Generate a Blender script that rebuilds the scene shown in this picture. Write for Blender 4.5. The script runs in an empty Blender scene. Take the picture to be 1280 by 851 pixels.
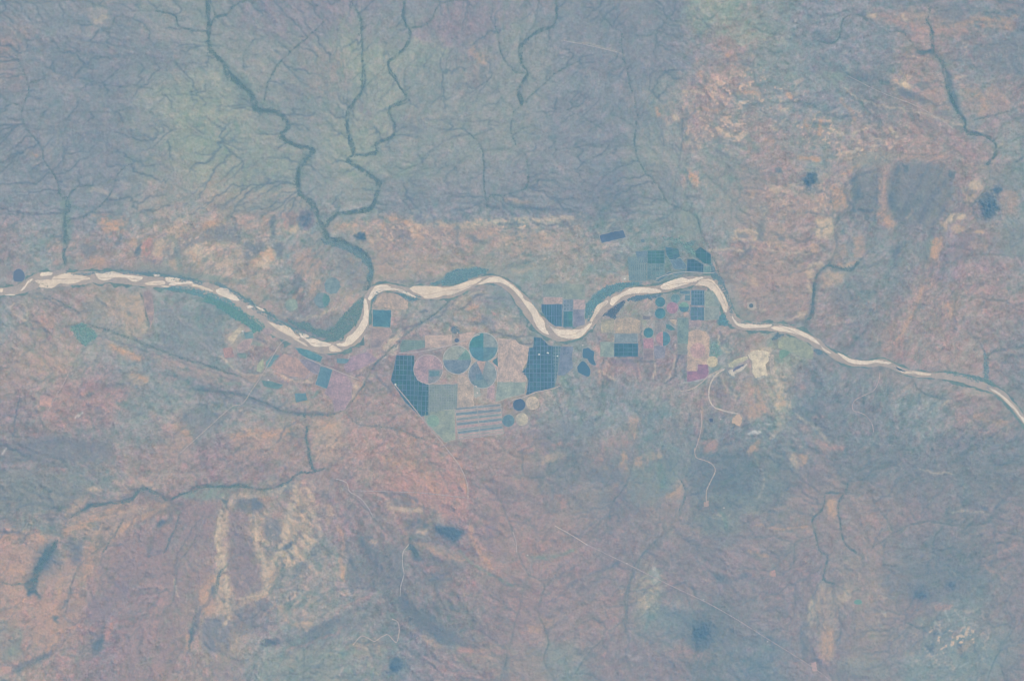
import bpy, math, random, heapq
import numpy as np
from mathutils import Vector

# ------------------------------------------------------------------ basics
# One photograph pixel is 30 m on the ground; the camera looks straight down
# from orbital height.  X = (px-640)*30, Y = (425.5-py)*30, Z up, metres.
S = bpy.context.scene
COL = S.collection
ALT = 400000.0
PX = 30.0
W, H = 1280, 851
PAD = 60                       # pixels of fully detailed ground beyond the frame
rng = np.random.default_rng(11)
random.seed(5)

def wx(x): return (x - W / 2) * PX
def wy(y): return (H / 2 - y) * PX

A_ = np.array((.061, .152, .255)); B_ = np.array((1.12, .84, .63))   # measured response of sun + sky through the air
def lin(c):
    c = np.asarray(c, float) / 255.0
    return np.where(c <= .04045, c / 12.92, ((np.maximum(c, 0) + .055) / 1.055) ** 2.4)
def alb(c):
    """albedo of a surface that is seen through the air as the 8-bit colour c"""
    return np.clip((lin(c) - A_) / B_, .012, .75)

# ------------------------------------------------------------------ noise on the pixel grid
NW, NH = W + 2 * PAD, H + 2 * PAD
def spec_noise(beta, lo=0.0, aniso=1.0, shape=None):
    h, w = shape or (NH, NW)
    n = rng.standard_normal((h, w))
    f = np.fft.rfft2(n)
    fy = np.fft.fftfreq(h)[:, None] * aniso; fx = np.fft.rfftfreq(w)[None, :]
    k = np.sqrt(fx * fx + fy * fy); k[0, 0] = 1
    f *= 1.0 / np.maximum(k, lo) ** beta
    f[0, 0] = 0
    r = np.fft.irfft2(f, s=(h, w))
    return r / r.std()
def blur(a, s):
    if s <= 0: return a
    r = int(max(1, round(s * 2.5)))
    k = np.exp(-.5 * (np.arange(-r, r + 1) / s) ** 2); k /= k.sum()
    for ax in (0, 1):
        p = np.pad(a, [(r, r) if i == ax else (0, 0) for i in range(a.ndim)], mode='edge')
        o = np.zeros_like(a)
        for i, kk in enumerate(k):
            sl = [slice(None)] * a.ndim; sl[ax] = slice(i, i + a.shape[ax])
            o += kk * p[tuple(sl)]
        a = o
    return a
def samp(a, x, y):
    """bilinear; x, y are photograph pixels"""
    x = np.clip(np.asarray(x, float) + PAD, 0, a.shape[1] - 1.001); y = np.clip(np.asarray(y, float) + PAD, 0, a.shape[0] - 1.001)
    x0 = x.astype(int); y0 = y.astype(int); fx = x - x0; fy = y - y0
    if a.ndim == 3: fx = fx[..., None]; fy = fy[..., None]
    return (a[y0, x0] * (1 - fx) + a[y0, x0 + 1] * fx) * (1 - fy) + (a[y0 + 1, x0] * (1 - fx) + a[y0 + 1, x0 + 1] * fx) * fy
def smooth(e0, e1, v):
    t = np.clip((v - e0) / (e1 - e0), 0, 1); return t * t * (3 - 2 * t)
YY, XX = np.mgrid[-PAD:H + PAD, -PAD:W + PAD].astype(float)

def F(ox, oy, s, pts):
    """points read off an enlargement: crop origin, scale"""
    return [(ox + x / s, oy + y / s) for x, y in pts]
def poly_mask(pts, X, Y):
    m = np.zeros(X.shape, bool); n = len(pts)
    for i in range(n):
        x1, y1 = pts[i]; x2, y2 = pts[(i + 1) % n]
        if y1 == y2: continue
        c = ((y1 > Y) != (y2 > Y)) & (X < (x2 - x1) * (Y - y1) / (y2 - y1) + x1)
        m ^= c
    return m
def crom(pts, step=1.0):
    """smooth curve through the points"""
    p = [np.array(q, float) for q in pts]
    if len(p) < 3:
        n = max(2, int(np.linalg.norm(p[1] - p[0]) / step)); return [tuple(p[0] + (p[1] - p[0]) * t) for t in np.linspace(0, 1, n + 1)]
    p = [2 * p[0] - p[1]] + p + [2 * p[-1] - p[-2]]
    out = []
    for i in range(1, len(p) - 2):
        a, b, c, d = p[i - 1:i + 3]
        n = max(1, int(np.linalg.norm(c - b) / step))
        for k in range(n):
            t = k / n
            out.append(.5 * (2 * b + (c - a) * t + (2 * a - 5 * b + 4 * c - d) * t * t + (3 * b - a - 3 * c + d) * t ** 3))
    out.append(p[-2])
    return [tuple(q) for q in out]

# ------------------------------------------------------------------ what the land looks like, read off the photograph
PAL = dict(FG=(107,139,147), PX=(178,154,156), SL=(134,148,160), SD=(122,139,155), GB=(141,155,160), LG=(149,164,160), PU=(140,146,160), MV=(149,145,154),
           PM=(157,150,154), BG=(165,159,157), OR=(172,154,153), TG=(133,147,153), DB=(110,132,149), BT=(131,142,152),
           CR=(194,184,171), PK=(171,151,154), DK=(101,125,144), PP=(142,142,156), GN=(136,156,154), YE=(178,172,157))
GRID = """SL SL SL GB GB SL PU PU SL PU GB SL SL SL LG GB SL SL SL SL SD
MV SL SL SL GB GB GB LG GB PU GB SL SL SL PM GB SL SL PM MV SL
SL SL SL GB LG GB GB GB GB GB GB SL SL GB PM GB SL BT PM GB MV
SL SL SL GB LG GB GB LG GB GB GB SL SL GB GB PM GB PM PM MV GB
SL SL SL GB BG GB GB GB SL SL SL SL SD GB GB PM PM BT BT PM GB
MV GB PM BG BG BG GB BG BG BG GB BG GB GB PM PM PM GB BT MV GB
GB PM BG GB GB BG BT BG GB BG GB GB BG GB PM PM PM BT PM PM PM
PM BG GB GB GB MV MV MV MV BG BG GB MV MV GB BG BT BT PM PM BT
MV PM MV GB GB GB BG PM PM BG BG GB GB GB PM GB BT BT GB PM PM
BT BT GB PM MV MV PM PM OR PM PM BT PM GB BT BT MV BT BT BT BT
BT TG PM PM MV BG MV MV PM MV MV PM MV PM BT BT PM PM MV BT MV
OR BG PM MV BG PM GB BT BT MV PM MV MV MV MV MV MV PM BT BT MV
PM OR MV MV BG MV GB GB BT BT MV MV PM GB BT MV MV BG MV GB MV
BG PM MV PM BG GB GB GB SL MV PM GB MV MV BT SL MV MV GB GB MV"""
# soft-edged patches: colour, strength, softness in pixels, outline
PATCH = [
 ('PU',.7,7,[(288,0),(440,0),(440,45),(470,50),(500,40),(610,0),(700,0),(640,30),(600,62),(560,60),(510,48),(420,48),(350,50),(300,35)]),
 ('PP',.6,8,[(520,15),(600,12),(610,40),(560,55),(530,40)]),
 ('LG',.7,10,[(185,105),(280,95),(320,150),(385,200),(370,225),(300,240),(240,235),(235,200),(280,180),(230,150)]),
 ('GN',.35,8,[(240,175),(320,170),(370,205),(330,235),(260,215)]),
 ('LG',.6,7,[(455,55),(500,60),(510,125),(470,180),(445,185),(440,140)]),
 ('LG',.6,5,[(515,50),(560,55),(540,80),(505,90)]), ('BG',.4,5,[(585,60),(610,65),(605,90),(585,95)]),
 ('LG',.6,6,[(475,205),(525,195),(500,225),(478,225)]), ('PM',.4,7,[(370,60),(440,60),(440,110),(390,120)]),
 ('SD',.5,8,[(60,55),(190,45),(210,90),(150,130),(90,110)]), ('SD',.4,10,[(120,140),(200,150),(220,210),(140,215),(90,175)]),
 ('BG',.35,5,[(100,5),(140,12),(130,30),(110,30)]), ('PM',.4,7,[(0,20),(40,25),(30,60),(0,55)]), ('PM',.35,6,[(30,185),(75,190),(70,210),(30,205)]),
 ('SD',.55,5,[(850,0),(858,60),(860,80),(800,110),(740,90),(700,40),(735,0)]), ('SD',.5,9,[(750,210),(840,215),(850,250),(770,262),(700,250)]),
 ('GN',.4,6,[(850,5),(900,0),(960,20),(990,50),(930,42),(870,25)]), ('LG',.7,5,[(842,0),(905,0),(960,35),(980,60),(900,48),(855,28)]),
 ('BG',.6,5,[(265,245),(330,232),(380,245),(395,268),(340,275),(300,262)]), ('OR',.5,4,[(295,270),(340,262),(345,290),(310,295)]),
 ('OR',.75,3,[(120,268),(160,272),(158,290),(135,296),(118,285)]), ('PK',.8,3,[(178,296),(196,290),(208,318),(180,324),(174,312)]),
 ('OR',.6,4,[(196,286),(245,276),(240,300),(215,320),(205,300)]), ('CR',.55,3,[(236,305),(252,303),(258,322),(244,332),(232,322)]),
 ('CR',.5,3,[(318,322),(335,308),(345,318),(338,336),(322,338)]), ('OR',.5,5,[(60,300),(110,298),(130,330),(100,336),(70,328)]),
 ('PK',.6,3,[(355,262),(375,268),(372,290),(352,288)]), ('PP',.9,2,[(375,263),(390,264),(393,280),(382,288),(375,276)]),
 ('PM',.6,5,[(365,300),(405,300),(412,335),(385,350),(362,330)]), ('BG',.5,5,[(370,335),(400,330),(405,350),(378,360)]),
 ('OR',.5,4,[(440,273),(520,275),(560,300),(540,325),(470,310),(448,290)]), ('PP',.5,3,[(485,290),(515,296),(512,312),(490,308)]),
 ('CR',.5,3,[(590,275),(640,276),(700,276),(720,282),(660,290),(600,286)]), ('OR',.5,5,[(540,280),(640,285),(700,295),(640,312),(560,310)]),
 ('BG',.6,6,[(620,300),(740,290),(770,310),(740,325),(660,330),(620,330)]), ('LG',.5,5,[(640,330),(760,325),(735,350),(660,350)]),
 ('GB',.6,5,[(400,305),(450,318),(460,350),(440,370),(420,345),(405,330)]),
 # right, north of the river
 ('OR',.55,5,[(865,85),(905,95),(900,118),(870,115)]), ('OR',.5,5,[(900,100),(955,108),(950,128),(905,125)]), ('OR',.5,4,[(895,158),(935,160),(930,175),(900,175)]),
 ('OR',.45,4,[(820,135),(850,132),(850,150),(825,152)]), ('OR',.6,4,[(850,215),(870,212),(872,225),(855,228)]), ('OR',.4,6,[(1005,150),(1060,150),(1120,160),(1120,195),(1060,200),(1000,190)]),
 ('OR',.4,5,[(980,110),(1000,112),(995,130),(980,128)]), ('GN',.35,8,[(1020,85),(1070,85),(1070,115),(1030,112)]), ('YE',.5,4,[(1120,95),(1140,98),(1135,112),(1120,110)]),
 ('PM',.6,6,[(1080,8),(1250,15),(1270,35),(1200,45),(1120,32)]), ('SL',.7,6,[(1190,50),(1280,40),(1280,90),(1200,100)]), ('PM',.6,6,[(1198,105),(1260,100),(1240,140),(1210,140)]),
 ('OR',.35,6,[(1140,170),(1240,180),(1200,210),(1140,205)]), ('GN',.35,5,[(1060,180),(1110,175),(1120,195),(1070,200)]),
 ('GN',.5,4,[(850,262),(868,266),(882,300),(890,340),(878,300),(855,280)]), ('BT',.7,7,[(1062,210),(1095,205),(1100,255),(1072,262),(1060,235)]),
 ('BT',.75,7,[(1112,205),(1195,205),(1205,260),(1170,292),(1125,285),(1112,250)]), ('OR',.5,3,[(1098,215),(1110,215),(1112,285),(1125,300),(1112,305),(1098,270)]),
 ('CR',.55,3,[(1018,273),(1042,274),(1040,300),(1020,298)]), ('BG',.6,5,[(960,230),(1010,235),(1050,215),(1060,255),(1040,280),(970,270)]),
 ('BT',.65,10,[(1080,280),(1140,300),(1130,360),(1080,450),(1060,480),(1030,470),(1060,400),(1070,330)]), ('OR',.5,4,[(1165,300),(1180,300),(1172,330),(1150,380),(1125,430),(1105,440),(1130,390),(1155,340)]),
 ('PP',.7,6,[(1190,300),(1215,290),(1205,330),(1180,360),(1160,350),(1180,320)]), ('OR',.55,5,[(1165,375),(1195,375),(1198,395),(1170,400)]), ('OR',.4,6,[(1200,335),(1260,335),(1262,380),(1215,375)]),
 ('PM',.8,6,[(910,330),(1010,325),(1012,390),(930,400),(905,370)]), ('OR',.35,5,[(940,300),(1000,290),(1010,330),(950,340)]), ('BG',.35,5,[(1170,420),(1225,430),(1230,465),(1180,460)]),
 ('YE',.4,4,[(1195,478),(1240,488),(1245,500),(1210,495)]), ('OR',.4,7,[(1200,520),(1260,510),(1270,540),(1210,550)]), ('OR',.3,6,[(900,405),(960,405),(965,430),(905,440)]),
 # west, south of the river
 ('BG',.7,4,[(140,368),(175,372),(182,400),(178,418),(150,410),(130,395)]), ('BG',.4,5,[(30,345),(60,345),(50,420),(20,440)]), ('OR',.5,5,[(45,390),(75,395),(70,415),(45,412)]),
 ('BG',.6,5,[(130,420),(170,428),(182,450),(150,450),(135,435)]), ('OR',.4,6,[(38,440),(85,440),(85,470),(45,470)]), ('PK',.55,9,[(75,478),(160,480),(165,505),(120,525),(60,535),(62,500)]),
 ('SD',.4,6,[(150,430),(260,455),(330,490),(300,495),(210,470)]), ('SD',.5,4,[(240,480),(300,486),(370,510),(420,515),(400,525),(330,510),(245,492)]), ('MV',.5,6,[(190,452),(300,470),(290,490),(200,475)]),
 ('BT',.5,5,[(228,510),(260,515),(250,550),(230,545)]), ('BG',.6,5,[(290,515),(365,512),(370,560),(300,560),(285,540)]), ('BG',.7,4,[(392,525),(425,528),(428,560),(395,560)]),
 ('BT',.7,12,[(0,545),(70,550),(130,575),(130,610),(60,640),(0,645)]), ('BG',.5,6,[(130,590),(240,588),(250,605),(140,612)]), ('GN',.6,4,[(228,612),(300,605),(350,605),(340,615),(280,622),(232,622)]),
 ('BG',.5,5,[(195,515),(240,520),(235,560),(200,560)]), ('OR',.55,9,[(440,540),(560,548),(590,600),(560,640),(470,640),(450,590)]), ('OR',.5,3,[(485,480),(505,490),(550,545),(590,610),(580,620),(540,555)]),
 ('PK',.35,8,[(540,560),(590,560),(600,620),(560,640)]), ('OR',.6,6,[(0,660),(70,670),(60,700),(0,730)]), ('OR',.65,10,[(80,640),(170,625),(150,680),(110,740),(60,820),(0,830),(0,750),(60,740)]),
 ('PP',.5,12,[(150,690),(250,640),(270,660),(230,760),(170,850),(110,850),(120,760)]), ('PM',.4,12,[(160,760),(240,720),(230,851),(150,851)]),
 ('CR',.65,3,[(276,618),(286,615),(280,670),(284,710),(290,750),(280,775),(268,760),(272,710),(270,660)]), ('YE',.55,5,[(312,640),(335,640),(330,700),(340,740),(300,760),(325,720)]),
 ('YE',.6,7,[(360,610),(385,605),(400,660),(390,700),(355,710),(345,690),(360,650)]), ('BG',.5,6,[(345,700),(420,690),(430,740),(400,790),(350,770)]),
 ('PP',.6,6,[(285,625),(320,630),(325,720),(290,715)]), ('DB',.45,5,[(300,750),(340,745),(340,790),(300,785)]), ('SL',.5,6,[(255,775),(290,765),(290,815),(255,815)]), ('SD',.4,5,[(85,690),(100,680),(98,705),(88,710)]),
 ('GN',.45,9,[(330,820),(440,800),(500,790),(500,851),(330,851)]), ('DB',.6,5,[(500,745),(530,760),(575,805),(560,815),(520,785),(498,765)]), ('DB',.45,5,[(445,660),(470,690),(480,720),(455,705)]),
 ('DB',.45,6,[(500,645),(545,650),(560,700),(530,690)]), ('DB',.4,6,[(530,705),(560,715),(560,740),(535,730)]), ('BG',.4,4,[(480,630),(540,632),(530,642),(482,640)]), ('OR',.5,4,[(596,665),(612,690),(616,715),(602,695)]),
 ('BT',.5,7,[(430,665),(500,700),(500,740),(440,720)]), ('DB',.45,5,[(345,800),(430,770),(470,735),(430,790),(360,810)]),
 ('GN',.4,8,[(560,800),(640,810),(640,845),(570,835)]), ('OR',.5,4,[(575,808),(600,808),(598,818),(578,818)]), ('OR',.5,5,[(672,768),(700,770),(690,785),(672,785)]),
 ('DB',.45,8,[(720,580),(790,560),(840,560),(830,620),(790,640),(760,650),(740,620)]), ('OR',.4,6,[(790,565),(835,560),(830,590),(800,590)]), ('OR',.5,6,[(840,600),(855,600),(850,620),(838,620)]),
 ('PK',.35,10,[(560,620),(700,640),(760,720),(700,760),(620,720)]), ('YE',.35,6,[(790,740),(810,700),(825,710),(820,770),(805,775)]), ('GN',.4,5,[(800,715),(830,705),(825,775),(815,770)]),
 ('PK',.3,14,[(640,740),(780,740),(760,830),(660,820)]), ('OR',.3,7,[(780,510),(800,520),(795,560),(780,560)]), ('OR',.35,6,[(650,545),(690,560),(680,580),(655,570)]),
 # mine surroundings and south-east
 ('OR',.5,5,[(925,480),(955,478),(962,510),(935,530),(920,510)]), ('YE',.5,4,[(963,470),(980,490),(985,520),(970,515),(962,490)]), ('DB',.4,8,[(995,440),(1040,460),(1040,510),(1000,520),(980,490)]),
 ('DB',.35,10,[(870,570),(950,560),(950,630),(880,630)]), ('GN',.3,7,[(940,560),(970,560),(975,620),(945,630)]), ('OR',.4,5,[(985,560),(1010,562),(1008,580),(988,580)]), ('OR',.35,4,[(870,548),(895,552),(890,566),(872,562)]),
 ('PM',.5,12,[(930,640),(1010,630),(1010,700),(940,720)]), ('OR',.6,3,[(1034,620),(1047,622),(1047,640),(1042,655),(1033,640)]), ('BG',.5,6,[(1010,735),(1060,730),(1060,770),(1045,820),(1015,800)]), ('OR',.6,3,[(1027,785),(1042,785),(1040,820),(1022,822)]),
 ('BT',.65,14,[(1095,680),(1190,650),(1240,660),(1220,720),(1180,750),(1110,745)]), ('DB',.55,6,[(1140,725),(1160,728),(1158,745),(1145,742)]), ('DB',.6,4,[(1188,720),(1195,722),(1196,742),(1188,740)]),
 ('BT',.6,22,[(830,770),(900,745),(940,780),(920,830),(850,830)]), ('DK',.75,8,[(862,778),(884,770),(895,795),(880,810),(866,800)]), ('BT',.4,12,[(950,805),(985,800),(985,850),(950,850)]),
 ('PK',.25,14,[(1060,640),(1140,620),(1280,640),(1280,700),(1240,720),(1180,660),(1100,690)]), ('BT',.35,18,[(1060,540),(1270,540),(1280,620),(1100,640)]), ('DK',.7,4,[(548,662),(570,658),(582,668),(565,674),(552,668)]),
 ('DB',.75,5,[(484,825),(500,820),(504,838),(490,842)]), ('SL',.4,8,[(640,505),(720,510),(720,540),(640,545)]), ('OR',.45,4,[(745,435),(760,455),(765,478),(752,470),(742,450)]),
 ('SL',.45,6,[(735,480),(800,490),(800,520),(740,510)]), ('BG',.4,5,[(800,490),(850,480),(850,500),(810,515)]), ('YE',.35,5,[(955,410),(1000,415),(1015,440),(1000,470),(970,470)]), ('LG',.7,4,[(955,412),(1000,410),(1018,432),(1005,455),(975,470),(962,445)]),
 # flood plain between the farms
 ('FG',.6,3,[(270,75),(290,85),(330,125),(352,143),(340,150),(310,138),(285,105)]),('FG',.5,3,[(374,190),(392,186),(388,198),(380,225),(372,240),(370,215)]),
 ('FG',.85,2.5,F(740,280,7.09,[(300,300),(380,240),(490,215),(640,190),(760,190),(880,150),(960,190),(1060,270),(1060,440),(850,430),(600,510),(330,510)])),('FG',.5,4,F(740,280,7.09,[(0,350),(160,300),(330,290),(320,400),(100,420),(-40,440)])),
 ('PX',.75,1.8,F(620,370,6.08,[(750,370),(800,390),(860,480),(890,570),(850,570),(800,500),(740,400)])),('GB',.6,3,F(660,330,7.7375,[(0,120),(560,190),(560,320),(140,310),(0,250)])),
 ('CR',.6,2,[(478,362),(484,361),(480,366)]),('BG',.9,2.5,[(470,368),(482,364),(496,364),(512,370),(524,376),(510,392),(492,384),(468,384)]),('PM',.9,2,[(464,410),(490,410),(484,432),(474,445),(462,445)]),
 ('PK',.5,5,[(560,478),(600,478),(600,500),(560,500)]),('BG',.5,6,[(500,400),(560,408),(560,425),(505,430)]),('PM',.5,4,[(420,430),(470,440),(455,480),(430,470)]),('BG',.55,5,[(320,400),(380,430),(360,470),(310,450)]),
 ('GB',.5,4,[(905,350),(915,350),(940,385),(930,400),(912,385)]),('PM',.6,6,[(905,425),(960,420),(960,445),(915,450)]),
 ('BG',.5,3,[(478,362),(495,360),(520,372),(540,375),(505,400),(490,410),(488,385),(470,385),(468,372)]), ('PM',.6,3,[(466,412),(490,412),(480,440),(464,445)]), ('CR',.65,2,[(488,428),(503,408),(502,418),(493,440),(485,446),(482,438)]),
 ('BG',.6,3,[(470,440),(484,436),(470,470),(452,490),(446,480)]), ('CR',.4,2,[(580,372),(610,366),(612,370),(585,378)]), ('OR',.4,3,[(585,380),(600,375),(603,392),(588,395)]), ('PK',.6,1.5,[(613,390),(620,388),(622,396),(615,394)]),
 ('DB',.5,4,[(595,395),(620,398),(625,412),(598,412)]), ('BG',.4,4,[(625,395),(655,400),(660,420),(625,420)]), ('GB',.5,4,[(540,395),(590,390),(590,410),(540,405)]), ('SL',.5,4,[(565,360),(600,358),(640,372),(640,385),(600,378)]),
 ('LG',.5,4,[(755,400),(790,385),(815,400),(800,420),(765,425)]), ('BG',.5,3,[(770,400),(800,398),(800,416),(770,416)]), ('GB',.6,4,[(700,440),(725,420),(745,430),(720,480),(702,500)]),
 ('OR',.4,3,[(732,430),(742,428),(765,470),(755,480)]), ('GN',.35,4,[(905,368),(915,360),(935,395),(925,408),(912,395)]), ('DB',.5,4,[(905,390),(912,385),(914,400),(904,402)]),
]
# valleys, from source to mouth: weight (width, darkness), points
C1 = lambda p: F(0,0,2.935,p)
C2 = lambda p: F(420,0,2.935,p)
C3 = lambda p: F(850,0,2.935,p)
C5 = lambda p: F(850,280,2.935,p)
C6 = lambda p: F(0,560,2.923,p)
C7 = lambda p: F(420,560,2.923,p)
C8 = lambda p: F(850,560,2.923,p)
VALLEY = [
 (1.0,2.6,C1([(760,-60),(762,60),(765,120),(772,180),(820,240),(860,290),(920,340),(938,395),(1000,410),(1045,430),(1052,470),(1025,495),(1080,535),(1140,550),(1110,590),(1090,640),(1095,700),(1150,750),(1175,810),(1200,850)])+[(414,300),(430,304),(446,312),(460,324),(465,338),(463,352),(460,362)]),
 (.7,1.2,C1([(570,40),(640,60),(650,95),(690,112),(765,120)])), (.8,1.5,C1([(905,0),(850,30),(835,55),(790,62),(770,100)])), (.5,1,C1([(755,-20),(780,30),(790,60)])),
 (.6,1.3,C1([(1192,75),(1130,135),(1060,200),(1010,245),(990,290),(970,370)])), (.4,1,C1([(930,150),(895,200),(890,250)])),
 (.75,1.4,C2([(45,-40),(50,10),(90,80),(95,200),(97,330),(75,370),(45,410)])), (1.,2.0,C2([(45,410),(42,490),(62,560),(45,585),(110,635),(158,670),(150,720),(120,765),(50,780),(0,790)])+[(408,284)]),
 (.9,1.7,C2([(258,-40),(255,20),(245,60),(270,120),(270,150),(235,195),(190,225),(195,260),(235,320),(265,370),(200,400),(212,450),(210,500),(150,530),(145,565),(65,570)])),
 (.6,1.3,C2([(480,0),(385,10),(355,60),(320,92),(280,100)])), (.4,.9,C2([(395,265),(330,245),(255,250),(250,320),(265,370)])), (.35,.8,C2([(190,225),(150,280),(97,330)])),
 (.85,1.7,C2([(815,-30),(810,20),(800,90),(720,130),(682,170),(680,230),(703,270),(670,330),(680,385)])), (.5,1.1,C2([(680,385),(650,420),(638,480),(660,530),(695,580),(697,690),(620,715),(565,720),(555,760)])),
 (.5,1,C2([(590,100),(605,200),(650,255),(692,265)])), (.5,1,C2([(905,215),(820,260),(740,330),(695,375)])), (.35,.8,C2([(550,310),(600,340),(605,365),(655,400)])), (.45,.9,C2([(700,0),(735,70),(700,130),(690,160)])),
 (.6,1.2,C2([(490,490),(535,545),(540,660),(555,760)])), (.4,.8,C2([(630,445),(560,480),(510,500)])), (.35,.8,C2([(700,590),(640,550),(540,552)])),
 (.6,1.2,C2([(960,40),(1010,100),(1045,120),(1052,200),(1085,320),(1100,390),(1098,520),(1110,590),(1180,680),(1220,740),(1262,765)])+[(868,268),(876,290),(884,308),(897,335),(903,350)]),
 (.45,1,C2([(1165,345),(1120,390),(1105,440)])), (.4,.9,C2([(1010,420),(1060,440),(1100,470)])), (.4,.8,C2([(1230,60),(1150,130),(1070,125)])), (.3,.8,C2([(1250,530),(1100,535),(900,540),(700,560)])),
 (.35,.8,C2([(250,680),(320,600),(160,665)])), (.35,.8,C2([(450,610),(330,620),(160,670)])), (.3,.8,C2([(820,400),(900,430),(1000,490)])),
 (.5,1.1,C1([(60,190),(100,300),(105,345),(85,390),(92,460),(150,540),(160,590),(200,650),(225,720)])), (.55,2.4,C1([(215,700),(240,740),(238,800),(238,850)])+[(80,305),(82,330)]), (.5,1,C1([(0,355),(40,380),(85,385)])), (.5,1,C1([(160,290),(105,302)])),
 (.6,1.3,C1([(495,590),(430,640),(410,700),(370,755),(300,800),(245,810)])), (.5,1.4,C1([(340,680),(280,690),(240,740)])), (.4,.9,C1([(560,45),(510,40),(485,70),(430,60),(400,110),(330,90)])), (.35,.8,C1([(0,10),(150,12),(300,5),(420,40)])),
 (.4,.9,C1([(200,270),(430,320),(480,310),(560,330)])), (.35,.8,C1([(560,350),(720,350)])), (.3,.8,C1([(570,510),(650,515),(710,495),(800,525)])), (.25,.8,C1([(140,430),(250,415),(430,410)])),
 (.9,1.8,C3([(920,30),(905,75),(925,120),(932,190),(970,250),(985,330),(1010,400),(1045,440),(1050,480),(1105,495),(1150,520),(1162,560),(1130,605)])), (.4,1,C3([(1130,605),(1132,660),(1100,720),(1060,760)])),
 (.6,1.1,C3([(770,120),(820,125),(870,185),(930,190)])), (.5,1,C3([(1220,410),(1150,425),(1080,440)])), (.4,.8,C3([(1260,580),(1200,610),(1140,600)])), (.3,.8,C3([(930,510),(1000,545),(1050,585)])),
 (.6,1.1,C3([(500,150),(560,158),(590,120),(600,70),(650,55),(685,75)])), (.4,.9,C3([(650,55),(610,40),(560,60)])), (.45,.9,C3([(60,70),(110,70),(150,35),(180,45)])), (.45,.9,C3([(200,80),(260,100),(350,130)])), (.4,.8,C3([(340,200),(280,210),(270,285),(310,350)])),
 (.35,.8,C3([(90,540),(80,620),(150,690),(190,730)])), (.9,1.5,C5([(660,140),(620,172),(545,155),(500,190),(490,260),(480,330),(455,362)])), (.45,.9,C5([(560,-60),(565,30),(572,90),(545,155)])), (.4,.8,C3([(640,760),(590,800),(565,830)])),
 (.4,.9,C5([(1200,285),(1140,280),(1040,265)])), (.5,1.4,C5([(1175,460),(1130,480),(1122,560)])), (.4,.9,C5([(1040,390),(1100,440),(1130,500)])), (.3,.8,C5([(1280,120),(1150,115),(1040,120)])), (.45,1,C5([(1015,545),(940,540)])),
 (.55,1.2,C5([(850,560),(880,610),(960,640)])),
 (.6,1.5,[(20,345),(40,352),(60,357)]), (.55,.9,[(60,370),(85,384),(100,392)]), (.6,1.,[(176,366),(182,385),(187,405)]), (.5,1.5,[(110,405),(180,430),(240,452),(300,470)]),
 (.8,1.5,[(404,587),(390,590),(373,591),(356,605),(330,612),(300,608),(262,608),(239,612),(212,624),(196,616),(178,610),(166,622),(151,626),(130,629),(113,632),(90,645)]), (.6,2,[(385,532),(384,550),(387,575),(392,588)]), (.5,1.4,[(380,512),(382,530),(384,540)]),
 (.6,1.2,[(245,488),(300,493),(358,514),(409,518),(430,512),(440,500),(455,480),(470,455),(492,433)]), (.5,1,[(430,512),(450,530),(490,535),(530,550)]), (.6,1.2,[(492,433),(510,415),(540,395),(560,378),(575,362)]),
 (1.,3.5,[(70,678),(58,695),(46,715),(39,732)]), (.6,1.2,[(0,727),(20,731),(38,728)]), (.5,1.,[(39,732),(36,742)]), (.5,1.,[(39,732),(50,748)]), (.5,1.2,[(155,650),(140,670),(128,690)]), (.45,1.2,[(130,680),(105,700),(90,725),(80,770)]),
 (.5,1.3,[(225,640),(218,660),(205,690)]), (.4,1.1,[(255,655),(240,680),(222,710),(216,750)]), (.5,1.3,[(245,760),(240,790),(235,815)]), (.5,1.6,[(270,740),(275,720),(285,705)]), (.5,1.3,[(60,820),(40,828),(20,838)]), (.4,1,[(380,812),(378,851)]),
 (.45,1,[(421,600),(437,618),(460,640),(480,662),(500,676)]), (.7,1.6,[(514,672),(512,682),(520,696)]),
 (.8,1.2,C8([(615,130),(605,160),(590,175),(580,230),(598,330),(640,380)])), (.6,1.,C8([(605,165),(530,165)])), (.8,1.3,C8([(530,175),(520,220),(485,262),(492,300),(510,370),(535,398),(526,480),(560,495)])), (.4,.9,C8([(485,320),(420,345),(418,420)])),
 (.45,1.1,C8([(1180,200),(1120,270),(1000,280),(900,270),(820,290),(755,335),(740,430)])), (.4,1,C8([(700,360),(760,330),(820,292)])), (.4,1,C8([(920,380),(930,320),(960,290)])), (.5,1,C8([(830,640),(880,655),(920,650)])), (.45,1,C8([(1120,850),(1140,790),(1170,740)])), (.4,1,C8([(1190,850),(1170,790)])),
 (.5,1,C8([(0,120),(20,170),(5,240)])), (.35,1,C8([(730,230),(780,300)])), (.45,1,C7([(600,190),(625,250),(640,300),(668,390),(700,455),(760,505),(738,595),(775,700),(760,770),(800,850)])), (.4,1,C7([(680,20),(690,100),(760,105)])),
 (.45,1.1,C7([(1085,20),(1062,120),(1010,210),(1000,260)])), (.45,1.4,C7([(1230,290),(1140,370),(1075,480),(1055,620)])), (.4,1,C7([(1055,620),(930,740),(870,830)])), (.35,1,C7([(700,455),(640,700),(600,851)])),
]
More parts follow.
